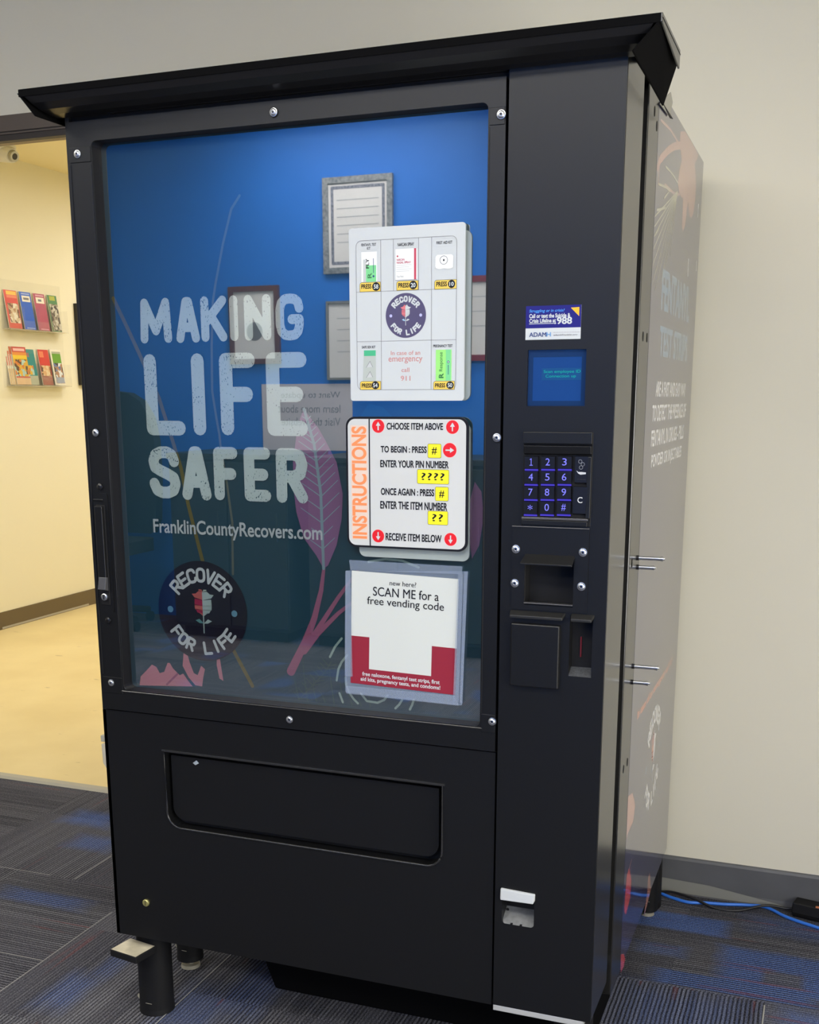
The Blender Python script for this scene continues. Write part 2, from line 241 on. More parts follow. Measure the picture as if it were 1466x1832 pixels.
def rrect(b, r, n=6, corners=(1,1,1,1)):    # corners: bottom-left, bottom-right, top-right, top-left
    out = []
    for (cx, cy, a0), k in zip([(b[0]+r, b[1]+r, PI), (b[2]-r, b[1]+r, 1.5*PI), (b[2]-r, b[3]-r, 0), (b[0]+r, b[3]-r, .5*PI)], corners):
        if k: out += [(cx+r*math.cos(a0+i*PI/2/n), cy+r*math.sin(a0+i*PI/2/n)) for i in range(n+1)]
        else:
            out.append((b[0] if a0 in (PI, .5*PI) else b[2], b[1] if a0 in (PI, 1.5*PI) else b[3]))
    return out

# ------------------------------------------------------------------ floor: carpet tiles
BLUE_BLOCKS = [(-.77, .965, .085, .055, .60, .9), (-.645, .80, .075, .05, .50, .9), (-.545, .435, .13, .035, .55, .8), (-.185, .065, .045, .08, .35, .9), (-.16, .2, .03, .08, .3, .9), (.12, .10, .07, .10, .28, .9), (.20, .25, .06, .16, .35, .9),
    (1.04, .885, .125, .048, .80, .35), (1.33, .70, .175, .10, .80, .3), (1.20, .60, .18, .034, .75, .35), (1.02, .725, .06, .03, .45, .8), (1.32, .94, .12, .05, .35, .9), (1.30, .675, .045, .034, -.85, .4), (1.10, .43, .16, .13, .33, .9), (1.42, .43, .12, .12, .55, .6)]
def carpet_material():
    m = bpy.data.materials.new('carpet_tile'); m.use_nodes = True; nt = m.node_tree; b = nt.nodes['Principled BSDF']
    N = nt.nodes.new; Lk = nt.links.new
    uv = N('ShaderNodeUVMap')
    def noise(sx, sy, scale=1.0, det=2.0):
        mp = N('ShaderNodeMapping'); mp.inputs['Scale'].default_value = (sx, sy, 1); Lk(uv.outputs[0], mp.inputs[0])
        n = N('ShaderNodeTexNoise'); n.inputs['Scale'].default_value = scale; n.inputs['Detail'].default_value = det
        Lk(mp.outputs[0], n.inputs['Vector']); return n.outputs['Fac']
    def rng(x, a, c, lo=0., hi=1.):
        r = N('ShaderNodeMapRange'); Lk(x, r.inputs[0]); r.inputs[1].default_value = a; r.inputs[2].default_value = c
        r.inputs[3].default_value = lo; r.inputs[4].default_value = hi; return r.outputs[0]
    def math_(op, x, y):
        r = N('ShaderNodeMath'); r.operation = op
        for i, q in enumerate((x, y)):
            if isinstance(q, (int, float)): r.inputs[i].default_value = q
            else: Lk(q, r.inputs[i])
        return r.outputs[0]
    def mix(f, a, c):
        r = N('ShaderNodeMix'); r.data_type = 'RGBA'; Lk(f, r.inputs[0])
        for i, q in ((6, a), (7, c)):
            if isinstance(q, tuple): r.inputs[i].default_value = q
            else: Lk(q, r.inputs[i])
        return r.outputs[2]
    sep = N('ShaderNodeSeparateXYZ'); Lk(uv.outputs[0], sep.inputs[0])
    wob = math_('MULTIPLY', math_('SUBTRACT', noise(3, 14), 0.5), 0.004)
    line = math_('SINE', math_('MULTIPLY', math_('ADD', sep.outputs[0], wob), 2*PI/0.0092), 0)
    line = rng(line, -0.30, 0.60)                                # rib lines about 12 mm apart
    vary = rng(noise(62, 0.8, det=1), 0.36, 0.64)                 # every rib has its own weight
    fleck = rng(noise(330, 330), 0.44, 0.58)
    band = rng(noise(7, 0.9, det=3), 0.40, 0.60)                  # slow tone bands along the tile
    stren = rng(noise(4, 1.0, det=2), 0.36, 0.58, 0.30, 1.0)
    rib = math_('MULTIPLY', line, stren)
    base = mix(band, srgb(80, 80, 90), srgb(104, 104, 112))
    base = mix(math_('MULTIPLY', rib, 0.85), base, srgb(28, 29, 35))
    hi = math_('MULTIPLY', math_('SUBTRACT', 1.0, line), math_('MULTIPLY', vary, stren))
    base = mix(math_('MULTIPLY', hi, 0.45), base, srgb(160, 160, 168))
    # blue areas woven into the tiles: soft-edged blocks (centre, half size, strength, edge softness) on the floor
    tc = N('ShaderNodeTexCoord'); ps_ = N('ShaderNodeSeparateXYZ'); Lk(tc.outputs['Object'], ps_.inputs[0])
    jit = math_('MULTIPLY', math_('SUBTRACT', noise(26, 26), 0.5), 0.5)
    blue_m = None
    for cx, cy, hx, hy, st, so in BLUE_BLOCKS:
        ax = math_('DIVIDE', math_('ABSOLUTE', math_('SUBTRACT', ps_.outputs[0], cx), 0), hx)
        ay = math_('DIVIDE', math_('ABSOLUTE', math_('SUBTRACT', ps_.outputs[1], cy), 0), hy)
        d_ = math_('ADD', math_('MAXIMUM', ax, ay), math_('MULTIPLY', jit, so))
        k_ = rng(d_, 1+so*.35, 1-so*.6, 0.0, abs(st))
        if blue_m is None: blue_m = k_
        elif st > 0: blue_m = math_('MAXIMUM', blue_m, k_)
        else: blue_m = math_('MULTIPLY', blue_m, math_('SUBTRACT', 1.0, k_))
    away = rng(noise(3.6, 3.0, det=1), 0.56, 0.64, 0.0, 0.55)      # the rest of the room
    far = rng(ps_.outputs[1], -0.15, -0.35)
    blue_m = math_('MAXIMUM', blue_m, math_('MULTIPLY', away, far))
    blue_c = mix(rib, srgb(98, 132, 206), srgb(30, 38, 72))
    c = mix(blue_m, base, blue_c)
    red = math_('MULTIPLY', rng(noise(34, 1.1, det=1), 0.66, 0.70), rng(noise(3, 5), 0.48, 0.56))
    c = mix(math_('MULTIPLY', red, 0.45), c, srgb(132, 70, 70))
    c = mix(math_('MULTIPLY', math_('SUBTRACT', 1.0, fleck), 0.50), c, srgb(22, 22, 28))
    c = mix(math_('MULTIPLY', rng(noise(410, 410), 0.58, 0.66), 0.40), c, srgb(168, 168, 168))
    Lk(c, b.inputs['Base Color']); b.inputs['Roughness'].default_value = 0.95; b.inputs['Specular IOR Level'].default_value = 0.1
    bp = N('ShaderNodeBump'); bp.inputs['Strength'].default_value = 0.5; bp.inputs['Distance'].default_value = 0.003
    Lk(math_('SUBTRACT', fleck, rib), bp.inputs['Height']); Lk(bp.outputs[0], b.inputs['Normal'])
    return m
CARPET = carpet_material(); SEAM = mat('carpet_seam_thread', srgb(160, 160, 156), 0.9)
fl = MB(); fuv = []
def tile(x0, x1, y0, y1, along_y):
    fl.add([(x0,y0,0),(x1,y0,0),(x1,y1,0),(x0,y1,0)], [(0,1,2,3)], CARPET)
    ox, oy = random.uniform(0, 90), random.uniform(0, 90)
    for x, y in ((x0,y0),(x1,y0),(x1,y1),(x0,y1)):
        fuv.append((x+ox, y+oy) if along_y else (y+ox, x+oy))
YTH = 1.197
def upper_dir(k): return {-1: False, 0: True, 1: True}.get(k, False if k >= 3 else k % 2 == 0)
for k in range(-9, 10):
    x0 = -.94+.4*k
    for y0, y1 in ((.562, .962), (.962, YTH)): tile(x0, x0+.4, y0, y1, upper_dir(k))
for k in range(-8, 8):
    x0 = -.325+.3985*k; x1 = x0+.3985; off = .157 if k % 2 else -.062
    dirn = {-1: False, 0: True, 1: True, 2: True, 3: True, 4: False}.get(k)
    ys = [.562]; y = off+.4 if off > 0 else off+.4
    while y > .561: y -= .4
    while y > -4.6: ys.append(y); y -= .4
    ys.append(-4.6)
    for j in range(len(ys)-1): tile(x0, x1, ys[j+1], ys[j], dirn if dirn is not None else (j+k) % 2 == 0)
def seam(a, c, wd=.0021):
    a = Vector(a+(.0012,)); c = Vector(c+(.0012,)); t = (c-a).normalized(); n = Vector((-t.y, t.x, 0))*wd/2
    fl.add([a+n, c+n, c-n, a-n], [(0,1,2,3)], SEAM); fuv.extend([(0,0)]*4)
seam((-.539,.566), (-.539,.735)); seam((-.325,.0), (-.325,.43), .002); seam((-.45,.156), (-.327,.158)); seam((.073,-.2), (.073,.345))
seam((1.269,.40), (1.269,.545), .003); seam((-.80,.562), (-.62,.564), .002)
struct(fl, 'floor', uv=fuv)

# ------------------------------------------------------------------ room shell
RX0, RX1, RY0, RZ = -3.9, 2.35, -3.94, 2.78
OX0, OX1 = -2.4, -0.12                         # wide opening to the hall
wb = MB()
wb.box(RX0, OX0, YW, YTH, 0, RZ, WALLM); wb.box(OX1, RX1, YW, YTH, 0, RZ, WALLM); wb.box(OX0, OX1, YW, YTH, 2.071, RZ, WALLM)
struct(wb, 'wall_back')
m_ = MB(); m_.box(RX0-.1, RX0, RY0-.1, YTH, 0, RZ, WALLM); struct(m_, 'wall_left')
WY0, WY1, WZ0, WZ1 = -1.9, -.3, .35, 1.55
m_ = MB()
m_.plate([(RY0-.1, 0), (YTH, 0), (YTH, RZ), (RY0-.1, RZ)], [[(WY0, WZ0), (WY1, WZ0), (WY1, WZ1), (WY0, WZ1)]], RX1, RX1+.1, WALLM, T=SIDE, back=True); struct(m_, 'wall_right')
m_ = MB(); m_.plate([(WY0, WZ0), (WY1, WZ0), (WY1, WZ1), (WY0, WZ1)], [[(WY0+.05, WZ0+.05), ((WY0+WY1)/2-.02, WZ0+.05), ((WY0+WY1)/2-.02, WZ1-.05), (WY0+.05, WZ1-.05)], [((WY0+WY1)/2+.02, WZ0+.05), (WY1-.05, WZ0+.05), (WY1-.05, WZ1-.05), ((WY0+WY1)/2+.02, WZ1-.05)]], RX1+.03, RX1+.08, TRIMM, T=SIDE, back=True)
m_.rect((WY0+.02, WZ0+.02, WY1-.02, WZ1-.02), RX1+.07, emis('fill_light_pane', (1.0, .98, .92, 1), FILL_GLOW), T=SIDE); struct(m_, 'added_fill_window')  # invented window, its glowing pane added to brighten the back wall
m_ = MB(); m_.box(RX0, RX1, RY0-.1, RY0, 0, RZ, BLUEW); struct(m_, 'wall_front')
m_ = MB(); m_.box(RX0-.1, RX1+.1, RY0-.1, YTH, RZ, RZ+.08, CEILM); struct(m_, 'ceiling')
# baseboard with a rounded top, along the right of the opening
bb = MB()
prof = [(YW, 0), (YW-.012, 0), (YW-.010, .010), (YW-.008, .020), (YW-.008, .093), (YW-.005, .099), (YW, .101)]
n = len(prof)
bb.add([(-.05, a, z) for a, z in prof]+[(RX1, a, z) for a, z in prof], [(i, (i+1) % n, n+(i+1) % n, n+i) for i in range(n)]+[tuple(range(n)), tuple(range(n, 2*n))], BASEB)
STRIP = mat('baseboard_foot', srgb(134, 134, 128), 0.5)
bb.add([(.8, YW-.0132, .004), (1.30, YW-.0132, .004), (1.27, YW-.0132, .013), (1.10, YW-.0132, .036), (.8, YW-.0132, .048)], [(0,1,2,3,4)], STRIP)
struct(bb, 'baseboard_back')
# door frame: stepped dark metal head and jambs
df = MB()
for (x0, x1, z0, z1) in ((OX0, OX1, 2.03, 2.0725), (OX0-.045, OX0, 0, 2.0725), (OX1, OX1+.045, 0, 2.0725)):
    df.box(x0, x1, YW-.02, YW+.02, z0, z1, TRIMM)
df.box(OX0, OX1, YW-.017, YW+.01, 2.026, 2.030, TRIMD); df.box(OX0, OX1, YW-.019, YW+.01, 2.0225, 2.026, TRIMM)
df.box(OX0, OX1, YW-.016, YW+.010, 2.006, 2.0225, TRIMD); df.box(OX0, OX1, YW+.010, YW+.045, 2.008, 2.03, mat('head_edge_tan', srgb(176, 156, 122), .5))
df.box(OX0, OX1, YTH, YTH+.012, 2.078, 2.12, TRIMM)
df.box(OX0-.045, OX0, YW, YTH+.02, 0, 2.07, TRIMD); df.box(OX1, OX1+.03, YW, YTH+.02, 0, 2.07, TRIMD)
o = struct(df, 'door_1')
# ------------------------------------------------------------------ hall beyond
def hall_floor():
    m = bpy.data.materials.new('hall_vinyl'); m.use_nodes = True; nt = m.node_tree; b = nt.nodes['Principled BSDF']
    N = nt.nodes.new; tc = N('ShaderNodeTexCoord')
    n = N('ShaderNodeTexNoise'); n.inputs['Scale'].default_value = 2.2; n.inputs['Detail'].default_value = 5; nt.links.new(tc.outputs['Object'], n.inputs['Vector'])
    cr = N('ShaderNodeValToRGB'); cr.color_ramp.elements[0].position = .35; cr.color_ramp.elements[1].position = .65
    cr.color_ramp.elements[0].color = srgb(222, 200, 142); cr.color_ramp.elements[1].color = srgb(234, 214, 158)
    nt.links.new(n.outputs['Fac'], cr.inputs[0])
    mp = N('ShaderNodeMapping'); mp.inputs['Scale'].default_value = (9, 26, 1); mp.inputs['Rotation'].default_value = (0, 0, .5); nt.links.new(tc.outputs['Object'], mp.inputs[0])
    s = N('ShaderNodeTexNoise'); s.inputs['Scale'].default_value = 1.0; s.inputs['Detail'].default_value = 6; nt.links.new(mp.outputs[0], s.inputs['Vector'])
    r = N('ShaderNodeMapRange'); r.inputs[1].default_value = .68; r.inputs[2].default_value = .74; r.inputs[4].default_value = .5; nt.links.new(s.outputs['Fac'], r.inputs[0])
    mx = N('ShaderNodeMix'); mx.data_type = 'RGBA'; nt.links.new(r.outputs[0], mx.inputs[0]); nt.links.new(cr.outputs[0], mx.inputs[6]); mx.inputs[7].default_value = srgb(150, 128, 84)
    nt.links.new(mx.outputs[2], b.inputs['Base Color']); b.inputs['Roughness'].default_value = .42; b.inputs['Specular IOR Level'].default_value = .3
    return m
HX = -3.053; HZ = 2.578; HY1 = 9.0; HXR = -.6
m_ = MB(); m_.box(HX-.1, 1.2, YTH, HY1, -.05, 0.0, hall_floor()); struct(m_, 'floor_hall')
m_ = MB(); m_.box(HX-.1, HX, YTH, HY1, 0, HZ, HALLW); struct(m_, 'wall_hall')
m_ = MB(); m_.box(HXR, HXR+.1, YTH+.6, HY1, 0, HZ, HALLW); struct(m_, 'wall_hall_right')
m_ = MB(); m_.box(HX, HXR, HY1, HY1+.1, 0, HZ, HALLW); struct(m_, 'wall_hall_end')
m_ = MB(); m_.box(HX-.1, 1.2, YTH+.02, HY1, HZ, HZ+.06, mat('hall_ceiling_paint', srgb(244, 232, 190), .9)); struct(m_, 'ceiling_hall')
m_ = MB(); m_.box(HX, HX+.008, YTH, HY1, 0, .098, BASEH); m_.box(HX+.008, HX+.011, 3.27, 4.08, .003, .014, mat('loose_strip', srgb(178, 172, 158), .5)); struct(m_, 'baseboard_hall')
m_ = MB(); m_.hexa([(OX0, YTH-.018, 0), (OX1, YTH-.018, 0), (OX1, YTH+.03, 0), (OX0, YTH+.03, 0)], [(OX0, YTH-.006, .006), (OX1, YTH-.006, .006), (OX1, YTH+.02, .006), (OX0, YTH+.02, .006)], mat('threshold_strip', srgb(168, 164, 150), .4)); struct(m_, 'trim_1')

# ------------------------------------------------------------------ ceiling lights
def panel(x, y, z, sx, sy, col, s, label, group):
    t = thing('ceiling_light', label, 'ceiling light', (x, y, z), group)
    a = MB(); fr = .03
    a.plate([(x-sx/2,y-sy/2),(x+sx/2,y-sy/2),(x+sx/2,y+sy/2),(x-sx/2,y+sy/2)], [[(x-sx/2+fr,y-sy/2+fr),(x+sx/2-fr,y-sy/2+fr),(x+sx/2-fr,y+sy/2-fr),(x-sx/2+fr,y+sy/2-fr)]], z-.03, z, WHITE, T=lambda u, v, d: (u, v, d))
    part(a, 'fixture_frame', t)
    b = MB(); b.box(x-sx/2+fr, x+sx/2-fr, y-sy/2+fr, y+sy/2-fr, z-.016, z-.006, emis('diffuser_%s' % ('hall' if 'hall' in label else 'room'), col, s)); part(b, 'diffuser', t)
for x, y in ROOM_PANELS: panel(x, y, RZ, 1.2, .6, (1.0, .955, .86, 1), ROOM_LAMP, 'flat white ceiling light panel over the carpeted room', 'ceiling light panels of the room')
for x, y in HALL_PANELS: panel(x, y, HZ, .6, 1.2, (1.0, .965, .91, 1), HALL_LAMP, 'warm ceiling light panel over the yellow hall', 'ceiling light panels of the hall')

# ------------------------------------------------------------------ vending machine
VM = thing('vending_machine', 'tall black vending machine with blue printed window and keypad', 'vending machine', (W/2, .5, 0))
def sq(b): return [(b[0],b[1]),(b[2],b[1]),(b[2],b[3]),(b[0],b[3])]
# cabinet behind the door
a = MB(); a.box(.0, W, .206, .985, .150, 1.80, SIDEM); a.box(.012, W-.014, .11, .206, .215, 1.79, BLACKM)
part(a, 'cabinet', VM, .002)
# window frame of the door
GX0, GX1, GZ0, GZ1 = .0547, .7808, .731, 1.7263
FB, FT, FR = .6886, 1.760, .8085
a = MB(); a.plate(sq((.008, FB, FR, FT)), [rrect((GX0, GZ0, GX1, GZ1), .010)], 0.0, .003, BLACK)
a.plate(sq((.008, FB, FR, FT)), [rrect((GX0, GZ0, GX1, GZ1), .010)], 0.0031, .032, mat('gasket_black', (.004, .004, .006, 1), .5, spec=.25))
a.box(0, .008, .004, .15, .2032, 1.785, BLACK)
for z0, z1 in ((1.6925, 1.7175),):
    for x0, x1 in ((.009, .053), (.783, .8075)): a.box(x0, x1, -.0012, .004, z0, z1, BLACK)
for z0, z1 in ((.722, .7545),):
    for x0, x1 in ((.009, .053), (.783, .8075)): a.box(x0, x1, -.0012, .004, z0, z1, BLACK)
# fine raised bead round the opening
a.tube([(GX0-.004, -.0002, GZ0-.003), (GX1+.004, -.0002, GZ0-.003)], .0017, mat('rim_black', (.02, .02, .021, 1), .2, spec=.7), 8); a.box(.0085, .0105, -.0015, .002, .76, 1.69, BLACKS); a.box(.0515, .0535, -.001, .002, .756, 1.69, BLACKS)
a.box(GX1+.0015, GX1+.003, -.001, .002, .756, 1.69, BLACKS)
part(a, 'window_frame', VM, .0012)
# head rail above the frame
a = MB(); a.box(0.0, XS, .012, .15, 1.757, 1.80, BLACKM); a.box(.09, .809, .004, .014, 1.7685, 1.7735, BLACKS); a.box(XS, W, .002, .206, 1.7805, 1.80, CANO); part(a, 'head_rail', VM, .001)
# printed film behind the glass
def poster_mat():
    m = mat('poster_teal', (0.021, 0.086, 0.125, 1), .5)
    return m
POST = poster_mat()
def distressed():
    m = bpy.data.materials.new('worn_letter_print'); m.use_nodes = True; nt = m.node_tree; b = nt.nodes['Principled BSDF']
    tc = nt.nodes.new('ShaderNodeTexCoord'); mp = nt.nodes.new('ShaderNodeMapping'); mp.inputs['Rotation'].default_value = (0, .7, 0); mp.inputs['Scale'].default_value = (1, 1, .55)
    n = nt.nodes.new('ShaderNodeTexNoise'); n.inputs['Scale'].default_value = 430; n.inputs['Detail'].default_value = 1.5
    n2 = nt.nodes.new('ShaderNodeTexNoise'); n2.inputs['Scale'].default_value = 22; n2.inputs['Detail'].default_value = 2
    nt.links.new(tc.outputs['Object'], mp.inputs[0]); nt.links.new(mp.outputs[0], n.inputs['Vector']); nt.links.new(tc.outputs['Object'], n2.inputs['Vector'])
    ad = nt.nodes.new('ShaderNodeMath'); ad.operation = 'MULTIPLY_ADD'; ad.inputs[1].default_value = .35; nt.links.new(n2.outputs['Fac'], ad.inputs[0]); nt.links.new(n.outputs['Fac'], ad.inputs[2])
    r = nt.nodes.new('ShaderNodeMapRange'); r.inputs[1].default_value = .83; r.inputs[2].default_value = .86; nt.links.new(ad.outputs[0], r.inputs[0])
    mx = nt.nodes.new('ShaderNodeMix'); mx.data_type = 'RGBA'; nt.links.new(r.outputs[0], mx.inputs[0])
    mx.inputs[6].default_value = srgb(226, 243, 240); mx.inputs[7].default_value = srgb(56, 94, 108); nt.links.new(mx.outputs[2], b.inputs['Base Color']); b.inputs['Roughness'].default_value = .5
    return m
LET = distressed()
PINK = mat('poster_pink', srgb(182, 112, 144), .5); PINKF = mat('poster_flower', srgb(228, 156, 170), .5); MAUVE = mat('poster_mauve', srgb(160, 116, 160), .5)
OCHRE = mat('poster_ochre', srgb(126, 116, 58), .5); STALK = mat('poster_stalk', srgb(116, 124, 112), .5); SAGE = mat('poster_sage', srgb(156, 186, 194), .5)
PALE = mat('poster_pale', srgb(186, 214, 206), .5); FERN = mat('poster_fern', srgb(58, 98, 96), .5); DARKTEAL = mat('poster_teal_leaf', srgb(40, 96, 120), .5)
LOGOBG = mat('logo_navy', srgb(22, 20, 44), .5); LTXT = mat('logo_text', srgb(232, 242, 242), .5)
DOTB = mat('logo_dot', srgb(120, 176, 204), .5); ROSEA = mat('rose_coral', srgb(222, 116, 112), .5); ROSEB = mat('rose_magenta', srgb(190, 40, 92), .5); ROSEC = mat('rose_mint', srgb(196, 220, 214), .5); ROSED = mat('rose_teal', srgb(112, 176, 172), .5)
def arc_text(mb, s, c, r, h, wd, d, m, top=True, span=1.9, T=FRONT, rz=1.0, gw=.72):
    k = len(s)
    for i, ch in enumerate(s):
        t = (i/(k-1)-.5)*span
        ang = PI/2-t if top else -PI/2+t
        rot = -t if top else t
        cx, cy = c[0]+r*math.cos(ang), c[1]+r*math.sin(ang)*rz
        gwid = h*gw*(0.45 if ch == 'I' else 1)
        def xf(p, cx=cx, cy=cy, rot=rot):
            return (cx+p[0]*math.cos(rot)-p[1]*math.sin(rot), cy+(p[0]*math.sin(rot)+p[1]*math.cos(rot))*rz)
        mb.glyph(ch, (-gwid/2, -h/2, gwid/2, h/2), wd, d, m, T, xf)
def rose(mb, c, s, d, T, cols, step=.0003, ax=1.0, line=None):
    """striped rose: left half in warm tones, right half pale, on a short stem with leaves"""
    A, Bc, Cc, Dd = cols; Q = lambda pts: [(c[0]+u*s*ax, c[1]+v*s) for u, v in pts]
    for sg, m1, m2 in ((-1, A, Bc), (1, Cc, Cc)):
        mb.flat(Q([(0, .60), (sg*.16, .68), (sg*.36, .52), (sg*.56, .50), (sg*.42, .34), (0, .24)]), d, m1, T)
        mb.flat(Q([(0, .62), (sg*.05, .72), (sg*.2, .72), (sg*.2, .62)]), d, m1, T)
        for z0, z1, w0, w1, m in ((.23, .0, .42, .44, m2), (-.03, -.2, .44, .42, m1), (-.23, -.34, .40, .30, m2 if sg < 0 else m1), (-.37, -.5, .27, .0, m1)):
            mb.flat(Q([(0, z0), (sg*w0, z0+.06), (sg*w1, z1), (0, z1-.04)]), d, m, T)
        mb.flat(Q([(0, -.82), (sg*.22, -.62), (sg*.42, -.7), (sg*.2, -.82)]), d, Dd if sg < 0 else Cc, T)
    mb.stroke(Q([(0, .6), (0, -1.25)]), s*.055*ax, d-step*(1 if T is FRONT else -1), line or Cc, T)
yp = .030
a = MB(); a.box(GX0-.03, GX1+.008, yp, yp+.006, GZ0-.012, GZ1+.012, POST)
def ps(pts, wd, m, k=1, w2=None): a.stroke(pts, wd, yp-.0003*k, m, w2=w2)
ps(D['stalk1'], .0045, STALK); ps(D['stalk2'], .0075, OCHRE)
a.flat(D['teal'], yp-.0003, DARKTEAL)
for q in D['flower']: a.flat(q, yp-.0003, PINKF)
ps([(.245,.735),(.285,.78)], .006, POST, 2); ps([(.135,.742),(.16,.765)], .004, PINK, 2)
for i, q in enumerate(D['stem']): ps(q, .006 if i == 0 else .005, PINK, 2+i, w2=.017 if i == 0 else .012)
a.flat(D['leaf'], yp-.0012, MAUVE); a.flat(D['rleaf'], yp-.0003, MAUVE)
rib = D['rib']; 
def inside(p, poly):
    r = False; n = len(poly)
    for i in range(n):
        (x0, y0), (x1, y1) = poly[i], poly[i-1]
        if (y0 > p[1]) != (y1 > p[1]) and p[0] < (x1-x0)*(p[1]-y0)/(y1-y0)+x0: r = not r
    return r
def along(pl, t):
    k = t*(len(pl)-1); i = min(int(k), len(pl)-2); f = k-i
    return (pl[i][0]+(pl[i+1][0]-pl[i][0])*f, pl[i][1]+(pl[i+1][1]-pl[i][1])*f)
for i in range(15):
    t = .10+.058*i; p = along(rib, t); hw = .055*math.sin(PI*min(1, .12+t*.86))**.8
    l = hw*(1.0+.25*math.sin(i*2.3))
    for su, sv in ((-1, .62), (.95, .85)):
        k = 1.0
        while k > .2 and not inside((p[0]+l*su*k*1.12, p[1]+l*sv*k*1.12), D['leaf']): k -= .05
        ps([p, (p[0]+l*su*k, p[1]+l*sv*k)], .0021, SAGE, 5, w2=.0013)
ps(rib, .0055, SAGE, 6)
for q in D['arcs']: ps(q, .0042, PALE, 3)
for x0 in range(9):                                             # grass tuft and fern along the bottom
    bx = .42+.018*x0; h = .05+.03*math.sin(x0*1.7); ps([(bx, .738), (bx-.006, .738+h*.6), (bx-.012+.004*(x0 % 3), .738+h)], .0028, FERN, 2, w2=.001)
fr = D['fern'][0]; ps(fr, .002, FERN, 2)
for i in range(9):
    p = along(fr, i/9); ps([p, (p[0]-.012, p[1]+.012)], .002, FERN, 3); ps([p, (p[0]+.016, p[1]+.004)], .002, FERN, 3)
for wd_, key, th in ((('MAKING'), 'MAKING', .0165), (('LIFE'), 'LIFE', .0265), (('SAFER'), 'SAFER', .0215)):
    for ch, b in zip(wd_, D['letters'][key]): a.glyph(ch, b, th, yp-.0022, LET)
a.text('FranklinCountyRecovers.com', D['url'], yp-.0022, LTXT, bold=.018)
lb = D['logo'][0]; lc = ((lb[0]+lb[2])/2, (lb[1]+lb[3])/2); lr = (lb[2]-lb[0])/2
a.disc(lc, lr, yp-.0019, LOGOBG, n=64)
arc_text(a, 'RECOVER', lc, lr*.72, lr*.30, lr*.058, yp-.0023, LTXT, True, 1.75)
arc_text(a, 'FOR LIFE', lc, lr*.74, lr*.28, lr*.058, yp-.0023, LTXT, False, 1.85)
for sg in (-1, 1): a.disc((lc[0]+sg*lr*.72, lc[1]), lr*.065, yp-.0023, DOTB)
rose(a, (lc[0]+lr*.03, lc[1]+lr*.12), lr*.44, yp-.0023, FRONT, (ROSEA, ROSEB, ROSEC, ROSED))
part(a, 'window_print', VM, label='dark teal printed film with white lettering and plant drawings')
# glass pane
def glass_mat():
    m = bpy.data.materials.new('window_glass'); m.use_nodes = True; nt = m.node_tree; nt.nodes.clear()
    o = nt.nodes.new('ShaderNodeOutputMaterial'); t = nt.nodes.new('ShaderNodeBsdfTransparent'); t.inputs[0].default_value = (.97, .985, .99, 1)
    g = nt.nodes.new('ShaderNodeBsdfGlossy'); g.inputs['Roughness'].default_value = .012
    fr = nt.nodes.new('ShaderNodeLayerWeight'); fr.inputs[0].default_value = .18
    r = nt.nodes.new('ShaderNodeMapRange'); r.inputs[3].default_value = 0.43; r.inputs[4].default_value = .9; nt.links.new(fr.outputs['Fresnel'], r.inputs[0])
    mx = nt.nodes.new('ShaderNodeMixShader'); nt.links.new(r.outputs[0], mx.inputs[0]); nt.links.new(t.outputs[0], mx.inputs[1]); nt.links.new(g.outputs[0], mx.inputs[2]); nt.links.new(mx.outputs[0], o.inputs[0])
    return m
a = MB(); a.add([(GX0-.002, .0225, GZ0-.002), (GX1+.002, .0225, GZ0-.002), (GX1+.002, .0225, GZ1+.002), (GX0-.002, .0225, GZ1+.002)], [(0,1,2,3)], glass_mat())
part(a, 'window_glass', VM, label='reflective glass pane')
# lower door panel with recessed delivery flap
PK = (.1395, .4585, .7105, .6130)
a = MB(); a.plate(sq((.0, .2032, XS-.0045, FB-.003)), [rrect(PK, .030, corners=(1,1,0,0))], .004, .15, BLACK)
a.box(.0, XS-.0045, .009, .15, FB-.004, FB+.004, BLACKM)
part(a, 'lower_door', VM, .0012)
RIM = mat('rim_black', (.02, .02, .021, 1), .2, spec=.7)
a = MB(); o1 = rrect((PK[0]-.0015, PK[1]-.0015, PK[2]+.0015, PK[3]+.0015), .031, 10, corners=(1,1,0,0)); a.tube([(u, .0030, v) for u, v in o1+o1[:2]], .0021, RIM, 8)
a.box(PK[0]-.006, PK[2]+.006, .001, .006, PK[3]+.001, PK[3]+.0045, RIM)
part(a, 'delivery_rim', VM, .0006)
a = MB(); a.plate(rrect((PK[0]+.007, PK[1]+.012, PK[2]-.008, PK[3]-.009), .026, corners=(1,1,0,0)), [], .013, .02, BLACK); a.rect((PK[0]-.01, PK[1]-.01, PK[2]+.01, PK[3]+.01), .03, BLACKM)
a.flat([(.1955, .5935), (.2015, .5895), (.2095, .5945), (.2040, .5995)], .0126, mat('flap_sticker', srgb(150, 160, 170), .4))
part(a, 'delivery_flap', VM, .001)
# ---- control column
SCR = D['c']['scr']; BILL = (.8545, .9505, .9365, 1.034); SLOT = (.9325, .8345, .9705, .9365); RET = (.8265, .3705, .8850, .4330)
a = MB(); a.plate(sq((XS, .2066, W, 1.780)), [sq(SCR), sq(BILL), sq(SLOT), rrect(RET, .006)], 0.0, .15, BLACK)
a.box(XS, W-.001, .149, .1505, .2066, 1.78, SIDEM)
part(a, 'control_column', VM, .0018)
a = MB(); a.box(W-.0008, W+.0006, .004, .149, .208, 1.779, SIDEM); part(a, 'column_side', VM, .0004)
a = MB(); a.box(XS, W-.012, .0, .16, .1958, .2066, mat('bottom_strip_metal', (.55, .56, .56, 1), .4, metal=.4)); part(a, 'bottom_strip', VM, .0008, label='bare metal strip under the control column')
